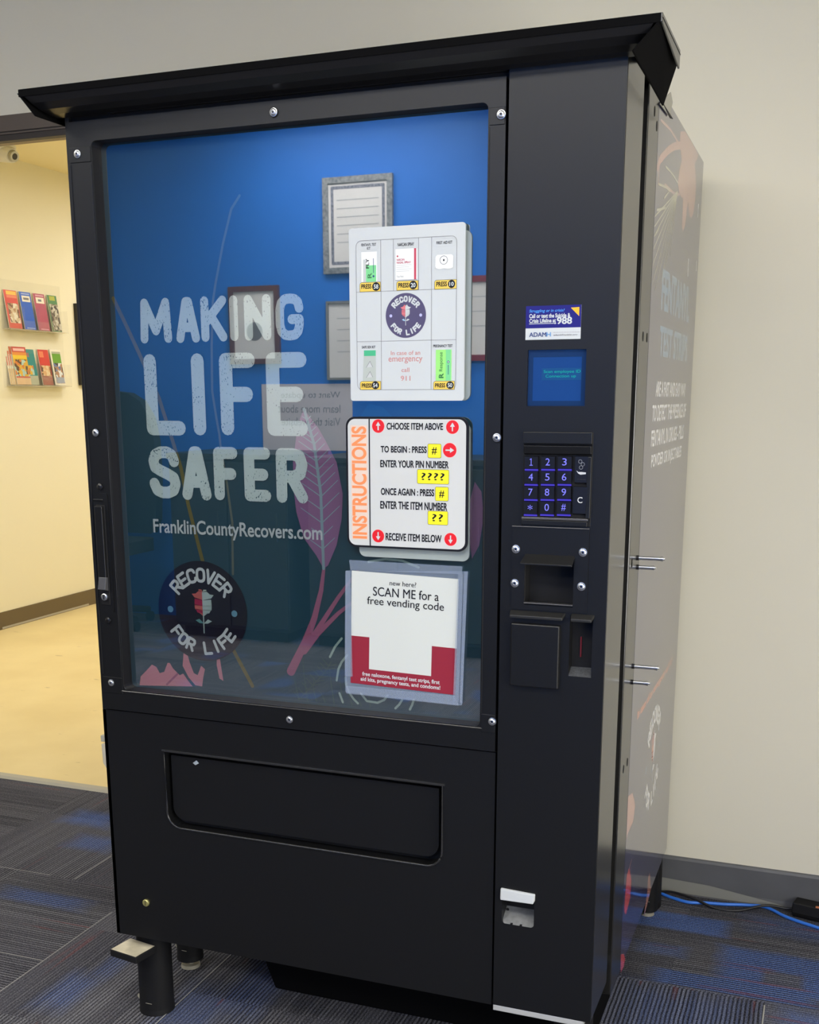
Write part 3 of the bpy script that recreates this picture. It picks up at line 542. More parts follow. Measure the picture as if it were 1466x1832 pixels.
# screen
LCD = emis('lcd_blue', srgb(24, 66, 128), .75)
a = MB(); a.rect(SCR, .006, mat('lcd_glass', srgb(16, 44, 92), .22, emit=srgb(24, 72, 142), es=.42)); e = .008
for b in ((SCR[0], SCR[1], SCR[0]+e, SCR[3]), (SCR[2]-e, SCR[1], SCR[2], SCR[3]), (SCR[0]+e, SCR[1], SCR[2]-e, SCR[1]+e), (SCR[0]+e, SCR[3]-e*1.4, SCR[2]-e, SCR[3])):
    a.rect(b, .0055, mat('lcd_border', srgb(22, 46, 86), .2))
TEAL = emis('lcd_text', (.02, .55, .46, 1), .9)
tb = D['c']['scrt']; pad = .003
a.rect((tb[0][0]-pad, tb[1][1]-pad, tb[0][2]+pad*.5, tb[0][3]+pad), .0058, mat('lcd_text_ground', srgb(10, 52, 96), .3, emit=srgb(8, 70, 120), es=.5))
a.text('Scan employee ID', tb[0], .0056, TEAL); a.text('Connection up', tb[1], .0056, TEAL)
part(a, 'display', VM, label='blue lit display')
# crisis-line sticker
c = D['c']; a = MB(); b = c['stk']; s0 = c['stksplit']
a.box(b[0], b[2], -.0006, .0005, b[1], b[3], WHITE)
BLUEI = mat('sticker_blue', srgb(30, 28, 116), .4, spec=.3); CY = mat('sticker_cyan', srgb(74, 150, 232), .4); OR2 = mat('sticker_orange', srgb(244, 176, 40), .4); NB = mat('sticker_navy', srgb(40, 58, 116), .4); LB = mat('sticker_light_blue', srgb(96, 146, 200), .4)
a.rect((b[0], s0, b[2], b[3]), -.0008, BLUEI); q = c['stkt']
a.text('Struggling or in crisis?', q[0], -.0010, CY, slant=.2, bold=.012); a.text('Call or text the Suicide &', q[1], -.0010, WHITE, bold=.034); a.text('Crisis Lifeline at', q[2], -.0010, WHITE, bold=.034)
a.text('988', q[3], -.0010, WHITE, bold=.03); zz = (q[4][1]+q[4][3])/2
a.stroke([(q[4][0], zz), (q[4][2], zz)], .0009, -.0010, WHITE); a.flat([(q[4][2]-.002, zz+.0014), (q[4][2]+.001, zz), (q[4][2]-.002, zz-.0014)], -.0010, WHITE)
a.flat(c['tri'], -.0010, OR2)
ad = q[5]; xh = ad[0]+(ad[2]-ad[0])*.80
a.text('ADAM', (ad[0], ad[1], xh-.0006, ad[3]), -.0010, NB, bold=.022); a.text('H', (xh, ad[1], ad[2], ad[3]), -.0010, LB, bold=.022)
for i in range(10): a.stroke([(q[6][0]+i*.0042, (q[6][1]+q[6][3])/2), (q[6][0]+i*.0042+.003, (q[6][1]+q[6][3])/2)], .0008, -.0010, mat('pale_grey_ink', srgb(170, 170, 180), .5))
a.text('adamhfranklin.org', q[7], -.0010, GREY, bold=.01)
part(a, 'crisis_sticker', VM, label='blue and white crisis line sticker reading 988')
# keypad: frame with individual keys
KP = thing('x', 'x', 'x'); bpy.data.objects.remove(KP)
a = MB(); kb = c['kp']; body = c['kpbody']; bar = c['kpbar']
a.box(kb[0]-.001, kb[2], -.0005, .004, kb[1], kb[3], BLACKM)
a.box(bar[0], bar[2], -.006, .0, bar[1], bar[3], BLACK)
a.hexa([(body[0], 0, c['keys'][0][0][3]+.002), (body[2], 0, c['keys'][0][0][3]+.002), (body[2], 0, body[3]), (body[0], 0, body[3])], [(body[0]+.001, -.006, c['keys'][0][0][3]+.004), (body[2]-.001, -.006, c['keys'][0][0][3]+.004), (body[2]-.001, -.009, body[3]-.001), (body[0]+.001, -.009, body[3]-.001)], BLACK)
a.box(body[0]-.001, body[2]-.003, -.006, 0, c['ledge'][1], c['ledge'][3], mat('ledge_grey', srgb(70, 70, 74), .3)); a.box(kb[0]-.001, kb[2]-.005, -.004, 0, kb[1], c['ledge'][1]-.001, BLACK)
a.box(body[2]-.007, body[2], -.006, 0, body[1], c['keys'][0][0][3], BLACK)
kpo = part(a, 'keypad', VM, .0008)
KEYM = mat('key_black', (.008, .008, .011, 1), .3, spec=.5)
GLOW = emis('key_glow', (.10, .075, .80, 1), .75); LIT = emis('key_numeral', (.22, .22, 1.0, 1), 1.25); KWH = mat('key_white_mark', srgb(190, 192, 196), .4)
rows = ['123', '456', '789', '*0#']
for j, rw in enumerate(rows):
    for i, ch in enumerate(rw):
        b = c['keys'][j][i]; a = MB()
        a.hexa([(b[0], 0, b[1]), (b[2], 0, b[1]), (b[2], 0, b[3]), (b[0], 0, b[3])], [(b[0]+.001, -.0055, b[1]+.0035), (b[2]-.001, -.0055, b[1]+.0035), (b[2]-.001, -.0065, b[3]-.001), (b[0]+.001, -.0065, b[3]-.001)], KEYM)
        a.box(b[0]+.001, b[2]-.001, -.0045, -.0015, b[1]-.0004, b[1]+.0022, GLOW)
        cx = (b[0]+b[2])/2; cz = (b[1]+b[3])/2+.0022; w_ = {'1': .0017}.get(ch, .0036); h_ = .0056
        if ch == '*': h_ = .0040; w_ = .0040
        if ch == '1':
            for q in ([(cx-.0018, cz+.0038), (cx+.0002, cz+.0052), (cx+.0002, cz-.0052)], [(cx-.0020, cz-.0053), (cx+.0024, cz-.0053)]): a.stroke(q, .0011, -.0072, LIT)
        else: a.text(ch, (cx-w_, cz-h_, cx+w_, cz+h_), -.0072, LIT)
        o = part(a, 'key', kpo)
for k, b in enumerate(c['keyr']):
    a = MB()
    a.hexa([(b[0], 0, b[1]), (b[2], 0, b[1]), (b[2], 0, b[3]), (b[0], 0, b[3])], [(b[0]+.001, -.0055, b[1]+.0025), (b[2]-.001, -.0055, b[1]+.0025), (b[2]-.001, -.0065, b[3]-.001), (b[0]+.001, -.0065, b[3]-.001)], KEYM)
    cx = (b[0]+b[2])/2; cz = (b[1]+b[3])/2
    if k == 0:
        for dx, dz in ((-.002, .0135), (.0022, .0092), (-.0005, .0042)):
            a.stroke([(cx+dx+.0028*math.cos(t*PI/6), cz+dz+.0028*math.sin(t*PI/6)) for t in range(13)], .0008, -.0071, mat('key_coin_mark', srgb(120, 122, 128), .4))
        a.flat([(cx-.008, cz-.0005), (cx-.0045, cz-.003), (cx+.001, cz-.0028), (cx+.0075, cz-.0035), (cx+.0075, cz-.006), (cx-.001, cz-.0072), (cx-.005, cz-.005)], -.0071, KWH)
        for i in range(3): a.stroke([(cx-.006+i*.005, cz-.0145), (cx-.003+i*.005, cz-.0145)], .0008, -.0071, mat('key_dim_mark', srgb(44, 44, 48), .5))
    else: a.text('C', (cx-.0040, cz-.0035, cx+.0040, cz+.0060), -.0071, KWH, bold=.01)
    part(a, 'key', kpo)
# bill acceptor plate with hood
BP = (.8330, .9420, .9600, 1.0790)
a = MB(); a.plate(sq(BP), [sq(BILL)], -.0020, .0005, BLACK); a.box(BP[0]-.001, BP[2], -.004, 0, BP[3], BP[3]+.0016, mat('ledge_grey', srgb(70, 70, 74), .3))
a.box(BILL[0], BILL[2], .03, .034, BILL[1], BILL[3], BLACKM); a.box(BILL[0], BILL[2], .0, .03, BILL[1]-.001, BILL[1]+.001, BLACK)
a.box(BILL[0], BILL[2], -.0045, .006, BILL[1]+.0022, BILL[1]+.0042, mat('ledge_grey', srgb(70, 70, 74), .3)); a.box(BILL[0]-.0005, BILL[0]+.0008, .0, .03, BILL[1], BILL[3], BLACKM)
bill = part(a, 'bill_acceptor', VM, .0006)
a = MB(); a.hexa([(.856, 0, 1.0370), (.9375, 0, 1.0370), (.9375, 0, 1.0330), (.856, 0, 1.0330)], [(.850, -.017, 1.0215), (.9365, -.017, 1.0215), (.9365, -.017, 1.0190), (.850, -.017, 1.0190)], BLACK); part(a, 'hood', bill, .0006)
# coin return button, slot hoods, coin slot
a = MB(); a.box(.8352, .9180, -.0110, .0005, .8120, .9195, BLACK); part(a, 'coin_cover', VM, .0022)
a = MB()
for x0, x1 in ((.8315, .9250), (.9345, .9730)):
    a.hexa([(x0, 0, .9405), (x1, 0, .9405), (x1, 0, .9350), (x0, 0, .9350)], [(x0+.0015, -.0125, .9335), (x1-.003, -.0125, .9335), (x1-.003, -.0125, .9285), (x0+.0015, -.0125, .9285)], mat('hood_black', (.012, .012, .012, 1), .45))
part(a, 'slot_hood', VM, .0012)
a = MB(); a.box(SLOT[0]-.001, SLOT[2]+.001, .022, .026, SLOT[1], SLOT[3], BLACKM); a.add([(SLOT[0], 0, SLOT[1]), (SLOT[2], 0, SLOT[1]), (SLOT[2], .022, SLOT[1]+.0115), (SLOT[0], .022, SLOT[1]+.0115)], [(0,1,2,3)], mat('worn_ramp', srgb(74, 76, 80), .35, noise=(300, .4)))
a.box(.9470, .9492, .0185, .022, .8640, .8980, mat('red_slit', srgb(90, 20, 30), .4, emit=srgb(120, 16, 36), es=.04)); part(a, 'coin_slot', VM)
# coin return cup
CUP = mat('cup_metal', srgb(112, 114, 116), .45, noise=(120, .18)); LIP = mat('cup_lip', srgb(176, 180, 184), .4)
a = MB(); a.add([(RET[0], .0, RET[1]), (RET[2], .0, RET[1]), (RET[2], .036, RET[1]+.020), (RET[0], .036, RET[1]+.020)], [(0,1,2,3)], CUP); a.box(RET[0]-.001, RET[2]+.001, .034, .038, RET[1], RET[3], BLACKS)
a.disc((RET[0]+.004, RET[1]+.016), .0028, .0245, BLACKM); 
for x in (RET[0]+.018, RET[0]+.035): a.box(x-.002, x+.002, -.0006, .004, RET[1]-.0006, RET[1]+.0018, BLACKM)
ret = part(a, 'coin_return', VM)
a = MB(); a.hexa([(.8242, 0, .4390), (.8868, 0, .4366), (.8868, 0, .4230), (.8242, 0, .4250)], [(.8242, -.005, .4378), (.8868, -.005, .4354), (.8850, -.009, .4195), (.8250, -.009, .4185)], LIP); part(a, 'flap', ret, .0015, label='bright metal flap')
# screws
def screw(x, z, r=.0063, name='screw', y=-.0012):
    a = MB(); a.lathe([(0, r*1.18), (.0008, r*1.18), (.0010, r), (.0026, r*.86), (.0034, r*.62), (.0036, r*.42), (.0026, r*.38), (.0026, 0)], (x, y, z), (0, -1, 0), CHROME, 20)
    a.disc((x, z), r*.36, y-.0027, DARKST, n=6); a.lathe([(.0002, r*1.4), (.0006, r*1.18)], (x, y, z), (0, -1, 0), BLACKM, 20)
    return part(a, name, VM)
for x, z in ((.0262, 1.7066), (.8018, 1.7066), (.0279, 1.2238), (.8030, 1.2222), (.0280, .7434), (.8030, .7428), (.4145, 1.7423), (.4152, .7073)): screw(x, z, .0058)
for x, z in ((.839, 1.0423), (.9506, 1.0418), (.8383, .9854), (.9498, .9861)): screw(x, z, .0058, y=-.002)
# latch handle on the left stile
a = MB(); z0, z1 = .888, 1.100; a.plate(rrect((.0135, z0-.004, .0455, z1+.012), .005), [], -.0015, .003, BLACK)
a.box(.019, .0385, -.0035, .0, z0+.010, z1-.010, BLACKM); a.box(.0195, .0360, -.0095, -.002, z0+.055, z1-.012, BLACKS)
for z in (z1+.024, z0-.020): a.lathe([(0, .0065), (.002, .006), (.0035, .003), (.0036, 0)], (.030, -.001, z), (0, -1, 0), BLACKS, 16)
a.box(.014, .036, -.005, .0, z1-.002, z1+.001, BLACKS)
h = part(a, 'latch_handle', VM, .0012)
a = MB(); a.hexa([(.0200, -.004, .926), (.0375, -.004, .926), (.0375, -.004, .953), (.0200, -.004, .953)], [(.0205, -.016, .930), (.0370, -.016, .930), (.0370, -.010, .953), (.0205, -.010, .953)], mat('latch_grey', (.055, .055, .06, 1), .4)); part(a, 'lever', h, .001)
a = MB(); a.lathe([(0, .0068), (.004, .0068), (.005, .0052), (.005, 0)], (.0285, -.004, .9145), (0, -1, 0), CHROME, 18); a.box(.0275, .0295, -.0095, -.0088, .910, .919, DARKST); part(a, 'lock_cylinder', h)
a = MB(); a.lathe([(0, .0075), (.003, .0075), (.0042, .006), (.0042, 0)], (.0761, .004, .2835), (0, -1, 0), mat('brass_lock', srgb(190, 184, 120), .3, metal=.7), 18); a.box(.0755, .0767, -.0006, .0, .2785, .2885, DARKST); part(a, 'lock', VM, label='brass keyed lock')
# canopy on top
a = MB(); xl, xr = -.0455, 1.0463; yf, yb = -.060, .128
a.box(xl, xr, yf, yb, 1.7925, 1.8045, CANO)
prof = [(yf+.002, 1.7925), (yf+.010, 1.783), (yf+.024, 1.775), (yf+.042, 1.7705), (.004, 1.769)]
for (y0, z0), (y1, z1) in zip(prof, prof[1:]):
    g0 = .006+(1.7985-z0)*.82; g1 = .006+(1.7985-z1)*.82
    a.add([(xl+g0, y0, z0), (xr-g0, y0, z0), (xr-g1, y1, z1), (xl+g1, y1, z1)], [(0,1,2,3)], BLACKS, True)
for sg, xo, xi in ((-1, xl, -.0145), (1, xr, 1.006)):
    t_ = .003*sg
    yb2 = .15 if sg < 0 else .245
    P = [(xo, yf, 1.7985), (xi, yf+.004, 1.7605), (xi, yb2, 1.7605 if sg < 0 else 1.7545), (xo, yb, 1.7985)]
    Q = [(x+t_, y, z) for x, y, z in P]
    a.hexa(P, Q, CANO)
# side lip, deeper towards the back
a.hexa([(xr-.001, yf, 1.7925), (xr-.001, yb, 1.778), (xr-.001, yb, 1.8045), (xr-.001, yf, 1.8045)], [(xr+.002, yf, 1.7925), (xr+.002, yb, 1.778), (xr+.002, yb, 1.8045), (xr+.002, yf, 1.8045)], SIDEM)
part(a, 'canopy', VM, .0008)
a = MB(); a.hexa([(1.0075, .205, 1.760), (1.009, .205, 1.760), (1.009, .232, 1.757), (1.0075, .232, 1.757)], [(1.0085, .325, 1.752), (1.010, .325, 1.752), (1.010, .355, 1.757), (1.0085, .355, 1.757)], BLACKM); part(a, 'torn_strip', VM)
a = MB(); tq = [(.30, 1.7705), (.415, 1.775), (.445, 1.805), (.415, 1.815)]; a.hexa([(W+.002, y, z) for y, z in tq], [(W+.0035, y, z) for y, z in tq], mat('bent_tab', srgb(150, 147, 136), .3)); part(a, 'bent_tab', VM)
# printed wrap on the right side
S_ = D['side']; a = MB(); a.box(W, W+.0002, .3125, .987, .150, 1.800, WRAP)
def wm(n, *c): return mat('wrap_'+n, srgb(*c), .12, spec=.7, coat=.45)
PB, WT, OG, PK1, RD, LN = wm('blue', 96, 140, 176), wm('white', 240, 240, 244), wm('orange', 226, 118, 76), wm('blush', 184, 126, 116), wm('red', 196, 62, 78), wm('line', 176, 174, 146)
xw = W+.00023
a.text('FENTANYL', (.442, 1.446, .868, 1.520), xw, PB, T=SIDE, bold=.03); a.text('TEST STRIPS', (.446, 1.361, .872, 1.418), xw, PB, T=SIDE, bold=.03)
for t_, b in (('ARE A FAST AND EASY WAY', (.427, 1.286, .880, 1.315)), ('TO DETECT THE PRESENCE OF', (.396, 1.240, .903, 1.271)), ('FENTANYL IN DRUGS - PILLS', (.398, 1.193, .884, 1.224)), ('POWDER OR INJECTABLES', (.412, 1.146, .862, 1.178))):
    a.text(t_, b, xw, WT, T=SIDE, bold=.02)
a.text('In case of an emergency call 911', (.385, .654, .905, .678), xw, OG, T=SIDE, bold=.035)
wc = (.645, .503)
arc_text(a, 'RECOVER', wc, .098, .040, .0085, xw, WT, True, 1.75, T=SIDE); arc_text(a, 'FOR LIFE', wc, .100, .038, .0085, xw, WT, False, 1.85, T=SIDE)
for sg in (-1, 1): a.disc((wc[0]+sg*.1, wc[1]), .009, xw, PB, SIDE)
rose(a, (wc[0], wc[1]+.016), .06, xw, SIDE, (RD, OG, WT, PB))
FLW = [(.586,1.784),(.589,1.766),(.613,1.7465),(.630,1.7395),(.602,1.720),(.590,1.694),(.606,1.680),(.655,1.674),(.672,1.679),(.678,1.643),(.678,1.621),(.6985,1.6176),(.7226,1.629),(.740,1.658),(.748,1.679),(.762,1.681),(.7756,1.6686),(.798,1.6585),(.8245,1.659),(.853,1.6735),(.8675,1.700),(.8745,1.731),(.8507,1.757),(.826,1.769),(.872,1.7865),(.879,1.797),(.796,1.798),(.707,1.798),(.6474,1.797)]
a.plate(FLW, [], xw, xw-.0001, PK1, T=SIDE)
for i, q in enumerate([(.3215,1.5945),(.32,1.577),(.320,1.561),(.3216,1.5404),(.319,1.512),(.3232,1.4807),(.3609,1.4738),(.428,1.495),(.528,1.550),(.476,1.526)]): a.stroke([(.587, 1.676), q], .0032, xw+.00003+i*.000008, LN, SIDE)
for i, q in enumerate([[(.416,1.692),(.498,1.6946),(.591,1.6914)], [(.347,1.6508),(.428,1.6587),(.486,1.661)], [(.416,1.638),(.468,1.656)], [(.335,1.606),(.44,1.625)], [(.3265,1.563),(.371,1.58)]]): a.stroke(q, .0042, xw+.00012+i*.000008, LN, SIDE)
for q in S_['rose']: a.stroke(q, .005, xw+.00002, PK1, SIDE)
a.stroke(S_['ring'], .014, xw, PK1, SIDE)
for q in S_['dash']: a.stroke(q, .008, xw, WT, SIDE)
for k, m in (('leaf1', PK1), ('leaf2', RD), ('leaf3', PK1), ('leaf4', RD)): a.flat(S_[k], xw, m, SIDE)
l2 = S_['leaf2']
for i in range(5): z = .265+.018*i; a.stroke([(.335, z), (.40, z+.02)], .002, xw+.00003, PK1, SIDE)
part(a, 'side_wrap', VM, label='glossy navy wrap with text on the right side')
# dark holes and standing bolts on the cabinet side
for y, z in ((.248, 1.388), (.292, 1.388), (.236, .994), (.286, .602), (.244, .601), (.266, 1.752), (.296, 1.735)):
    a = MB(); a.disc((y, z), .0055, W+.0005, BLACKM, SIDE, n=14, rz=.0085); part(a, 'screw_hole', VM)
for y, z, l in ((.297, .9955, .050), (.302, .9775, .034), (.302, .788, .049), (.297, .7583, .034)):
    a = MB(); a.cyl((W, y, z), (W+l-.004, y, z), .0038, .0038, CHROME, 14); a.cyl((W+l-.006, y, z), (W+l-.003, y, z), .0046, .0046, CHROME, 14); a.cyl((W+l-.003, y, z), (W+l, y, z), .0028, .0022, CHROME, 14)
    a.cyl((W, y, z), (W+.003, y, z), .0048, .0048, DARKST, 14)
    part(a, 'bolt', VM)
# legs
FOOT = mat('leg_foot_metal', srgb(150, 146, 132), .45)
def leg(x, y, r, z0, foot=True):
    a = MB(); a.cyl((x, y, z0), (x, y, z0+.012), r*1.03, r, BLACKM, 28); a.cyl((x, y, z0+.012), (x, y, .207), r, r, BLACKM, 28)
    a.stroke([(x-r*.1, z0+.030), (x+r*.3, z0+.030)], .0012, y-r*1.0, FOOT); a.disc((x-r*.78, z0+.035), .004, y-r*.64, FOOT, n=10, rz=.006)
    o = part(a, 'leg', VM)
    if foot:
        b = MB(); b.cyl((x, y, 0), (x, y, .008), r*.75, r*.7, FOOT, 20); b.cyl((x, y, .008), (x, y, z0+.002), r*.3, r*.3, FOOT, 12); part(b, 'leg_foot', o)
leg(.040, .075, .0365, .0, False); leg(.010, .262, .030, .022); leg(.94, .11, .0365, .0, False); leg(.962, .905, .024, .014)
a = MB(); q = [(-.0045, -.0185), (.0665, -.0300), (.078, .028), (.006, .040)]
a.hexa([(x, y, .160) for x, y in q], [(x, y, .175) for x, y in q], BLACKM); a.flat([(x*.94+.002, y*.94) for x, y in q], .1756, mat('bracket_bare_metal', srgb(186, 178, 156), .5, noise=(30, .25)), T=lambda u, v, d: (u, v, d))
a.cyl((.034, .060, .175), (.034, .060, .205), .018, .018, BLACKM, 18)
part(a, 'leg_bracket', VM, .002, label='square bracket with worn bare metal top')
a = MB(); a.hexa([(.245, .232, .003), (.95, .232, .003), (.95, .93, .003), (.245, .93, .003)], [(.20, .215, .150), (.95, .215, .150), (.95, .93, .150), (.20, .93, .150)], CANO); part(a, 'shadow_block', VM, .004)  # black block added under the cabinet in place of its soft shadow
# small grey catch on the left flank, dark gusset by the right rear leg
a = MB(); a.hexa([(-.0075, .004, .572), (.001, .004, .560), (.001, .014, .560), (-.0075, .014, .572)], [(-.0090, .004, .612), (.001, .004, .612), (.001, .014, .612), (-.0090, .014, .612)], mat('catch_grey', srgb(172, 166, 150), .4)); a.box(-.0095, .001, .004, .014, .617, .630, FOOT); part(a, 'side_catch', VM, .001)
a = MB(); a.hexa([(.955, .885, .006), (.985, .925, .006), (.99, .95, .006), (.955, .95, .006)], [(.955, .94, .15), (.985, .96, .15), (.985, .97, .15), (.955, .97, .15)], BLACKM); part(a, 'rear_brace', VM)

# ------------------------------------------------------------------ signs on the glass
FROST = film('frosted_acrylic', .30, (.42, .48, .48, 1), .2, .06)
GREENP = mat('packet_green', srgb(120, 206, 140), .4); GREEND = mat('packet_dark_green', srgb(44, 112, 60), .4); GREENL = mat('packet_lime', srgb(150, 222, 120), .4); PGREY = mat('packet_grey', srgb(176, 184, 180), .4); TGREEN = mat('packet_teal_green', srgb(70, 176, 130), .4); PKRED = mat('packet_red', srgb(186, 62, 84), .4); PW = mat('packet_white', srgb(226, 230, 232), .5); PSH = mat('packet_shade_grey', srgb(190, 194, 196), .5)
def sign(name, label, cat, b, y0=.010, y1=.0145):
    return thing(name, label, cat, ((b[0]+b[2])/2, y0, b[1]))
mn = D['menu']; M_ = D['m']
T1 = sign('item_menu_sign', 'white item menu sign with product pictures and yellow press codes on the glass', 'sign', mn)
a = MB(); a.plate(rrect(D['menu_back'], .012), [], .0195, .0215, FROST, back=True); part(a, 'backing_plate', T1)
a = MB(); a.plate(rrect(mn, .005), [], .010, .0145, WHITE, back=True); a.box((mn[0]+mn[2])/2-.03, (mn[0]+mn[2])/2+.03, .0145, .0195, mn[1]+.05, mn[3]-.05, WHITE)
y = .0097
xs, xt, zs = M_['xs'], M_['xt'], M_['zs']; lw = .0006
fr_ = rrect((xs[0], zs[3], xs[3], zs[0]), .009); a.stroke(fr_+fr_[:1], lw, y, GREY)
for x in xs[1:3]: a.stroke([(x, zs[3]), (x, zs[0])], lw, y, GREY)
for x in xt: a.stroke([(x, zs[1]), (x, zs[0])], lw, y, GREY)
for z in zs[1:3]: a.stroke([(xs[0], z), (xs[3], z)], lw, y, GREY)
for b, tb_, t_ in zip(M_['pill'], M_['ptxt'], ['FENTANYL TEST\nKIT', 'NARCAN SPRAY', 'FIRST AID KIT', 'SAFE SEX KIT', 'PREGNANCY TEST']):
    q = rrect(b, min(.006, (b[3]-b[1])*.45)); a.stroke(q+q[:1], .0003, y, PSH)
    if '\n' in t_:
        h = tb_[3]-tb_[1]; a.text('FENTANYL TEST', (tb_[0], tb_[3]-h*.42, tb_[2], tb_[3]), y, INK, bold=.015); cx = (tb_[0]+tb_[2])/2; a.text('KIT', (cx-.003, tb_[1], cx+.003, tb_[1]+h*.42), y, INK, bold=.015)
    else: a.text(t_, tb_, y, INK, bold=.02)
for tb_, pb_, nb, t_ in zip(M_['tab'], M_['press'], M_['num'], ['58', '20', '10', '54', '50']):
    q = rrect(tb_, .004, corners=(0,0,0,1)); a.flat(q, y, AMBER); a.stroke(q+q[:1], .0005, y-.0001, INK)
    a.text('PRESS', pb_, y-.0002, INK, bold=.03)
    cc = ((nb[0]+nb[2])/2, (nb[1]+nb[3])/2); r = (nb[2]-nb[0])/2
    a.disc(cc, r, y-.0003, INK, n=28, rz=(nb[3]-nb[1])/2); a.text(t_, (cc[0]-r*.62, cc[1]-r*.52, cc[0]+r*.62, cc[1]+r*.52), y-.0005, WHITE, bold=.03)
# product pictures
p0, p1, p2, p3, p4 = M_['pack']
def sub(b, u0, v0, u1, v1): return (b[0]+(b[2]-b[0])*u0, b[1]+(b[3]-b[1])*v0, b[0]+(b[2]-b[0])*u1, b[1]+(b[3]-b[1])*v1)
a.rect(p0, y, PW); a.rect(sub(p0, .3, .0, .95, .55), y-.0001, GREENP); a.rect(sub(p0, .12, 0, .3, .75), y-.0001, PSH); a.text('R', sub(p0, .40, .12, .66, .30), y-.0003, GREEND, rot=True, bold=.02); a.text('FLY', sub(p0, .30, .45, .50, .78), y-.0003, INK, rot=True, bold=.02); a.stroke([(sub(p0, .78, .2, 1, 1)[0], p0[1]+.014), (sub(p0, .78, .2, 1, 1)[0], p0[1]+.036)], .0009, y-.0003, NB); a.disc(sub(p0, .78, .18, 1, 1)[:2], .0017, y-.0003, NB)
a.rect(p1, y, PW); a.rect(sub(p1, .86, 0, .96, 1), y-.0001, PKRED); a.text('NARCAN', sub(p1, .06, .62, .42, .69), y-.0002, PKRED, bold=.02); a.text('NASAL SPRAY', sub(p1, .06, .53, .72, .60), y-.0002, PKRED, bold=.02); a.disc(sub(p1, .1, .77, 1, 1)[:2], .0014, y-.0002, PKRED)
for i in range(4): z = p1[1]+(p1[3]-p1[1])*(.48-.065*i); a.stroke([(p1[0]+.002, z), (p1[0]+.028-.004*(i % 2), z)], .0006, y-.0002, PSH)
a.text('Two Pack', sub(p1, .06, .09, .38, .14), y-.0002, GREY); a.stroke([(p1[0], p1[1]), (p1[2], p1[1])], .0006, y-.0002, GREY)
q = rrect(sub(p2, .05, .05, .97, .98), .005); a.flat(q, y, PW); a.stroke([sub(p2, .02, .1, 1, 1)[:2], sub(p2, .25, .02, 1, 1)[:2], sub(p2, .5, .06, 1, 1)[:2], sub(p2, .75, .0, 1, 1)[:2], sub(p2, .96, .1, 1, 1)[:2], sub(p2, .98, .9, 1, 1)[:2]], .0012, y-.0002, PSH)
cc = sub(p2, .48, .62, 1, 1)[:2]; a.stroke([(cc[0]+.0064*math.cos(i*PI/9), cc[1]+.0064*math.sin(i*PI/9)) for i in range(19)], .0007, y-.0003, GREY); a.disc(cc, .0013, y-.0003, INK, rz=.0018)
a.flat([(p3[0]+.002, p3[3]), (p3[2], p3[3]), (p3[2], p3[1]), (p3[0]-.001, p3[1]), (p3[0]+.001, p3[1]+.035)], y, PGREY); a.rect(sub(p3, .08, .82, 1, 1), y-.0002, TGREEN)
for v in (.12, .45): a.flat([sub(p3, .25, v, 1, 1)[:2], sub(p3, .75, v+.02, 1, 1)[:2], sub(p3, .55, v+.2, 1, 1)[:2]], y-.0002, PSH); a.stroke([sub(p3, .25, v, 1, 1)[:2], sub(p3, .55, v+.2, 1, 1)[:2], sub(p3, .75, v+.02, 1, 1)[:2]], .0007, y-.0003, GREY)
a.rect(p4, y, GREENL); a.rect(sub(p4, .64, 0, .95, 1), y-.0001, GREENP); a.text('Response', sub(p4, .22, .30, .50, .92), y-.0003, GREEND, rot=True); a.text('R', sub(p4, .20, .08, .50, .24), y-.0003, GREEND, rot=True, bold=.03); a.stroke([sub(p4, .8, .2, 1, 1)[:2], sub(p4, .8, .5, 1, 1)[:2]], .0009, y-.0003, NB); a.disc(sub(p4, .8, .6, 1, 1)[:2], .002, y-.0003, NB); a.disc(sub(p4, .8, .6, 1, 1)[:2], .001, y-.0005, PW)
lb = M_['logo']; lc = ((lb[0]+lb[2])/2, (lb[1]+lb[3])/2); lr = (lb[2]-lb[0])/2
a.disc(lc, lr, y, PURPLE, n=64)
arc_text(a, 'RECOVER', lc, lr*.74, lr*.28, lr*.07, y-.0003, WHITE, True, 1.75); arc_text(a, 'FOR LIFE', lc, lr*.76, lr*.27, lr*.07, y-.0003, WHITE, False, 1.85)
for sg in (-1, 1): a.disc((lc[0]+sg*lr*.74, lc[1]), lr*.07, y-.0003, mat('pale_lilac', srgb(176, 176, 220), .4))
rose(a, (lc[0], lc[1]+lr*.14), lr*.46, y-.0003, FRONT, (mat('menu_rose', srgb(214, 120, 128), .4), mat('menu_rose2', srgb(196, 104, 118), .4), WHITE, mat('menu_leaf', srgb(150, 190, 220), .4)))
for b, t_, m in zip(M_['em'], ['In case of an', 'emergency', 'call', '911'], [ROSE]*4): a.text(t_, b, y, m, bold=.004)
part(a, 'sign_face', T1)
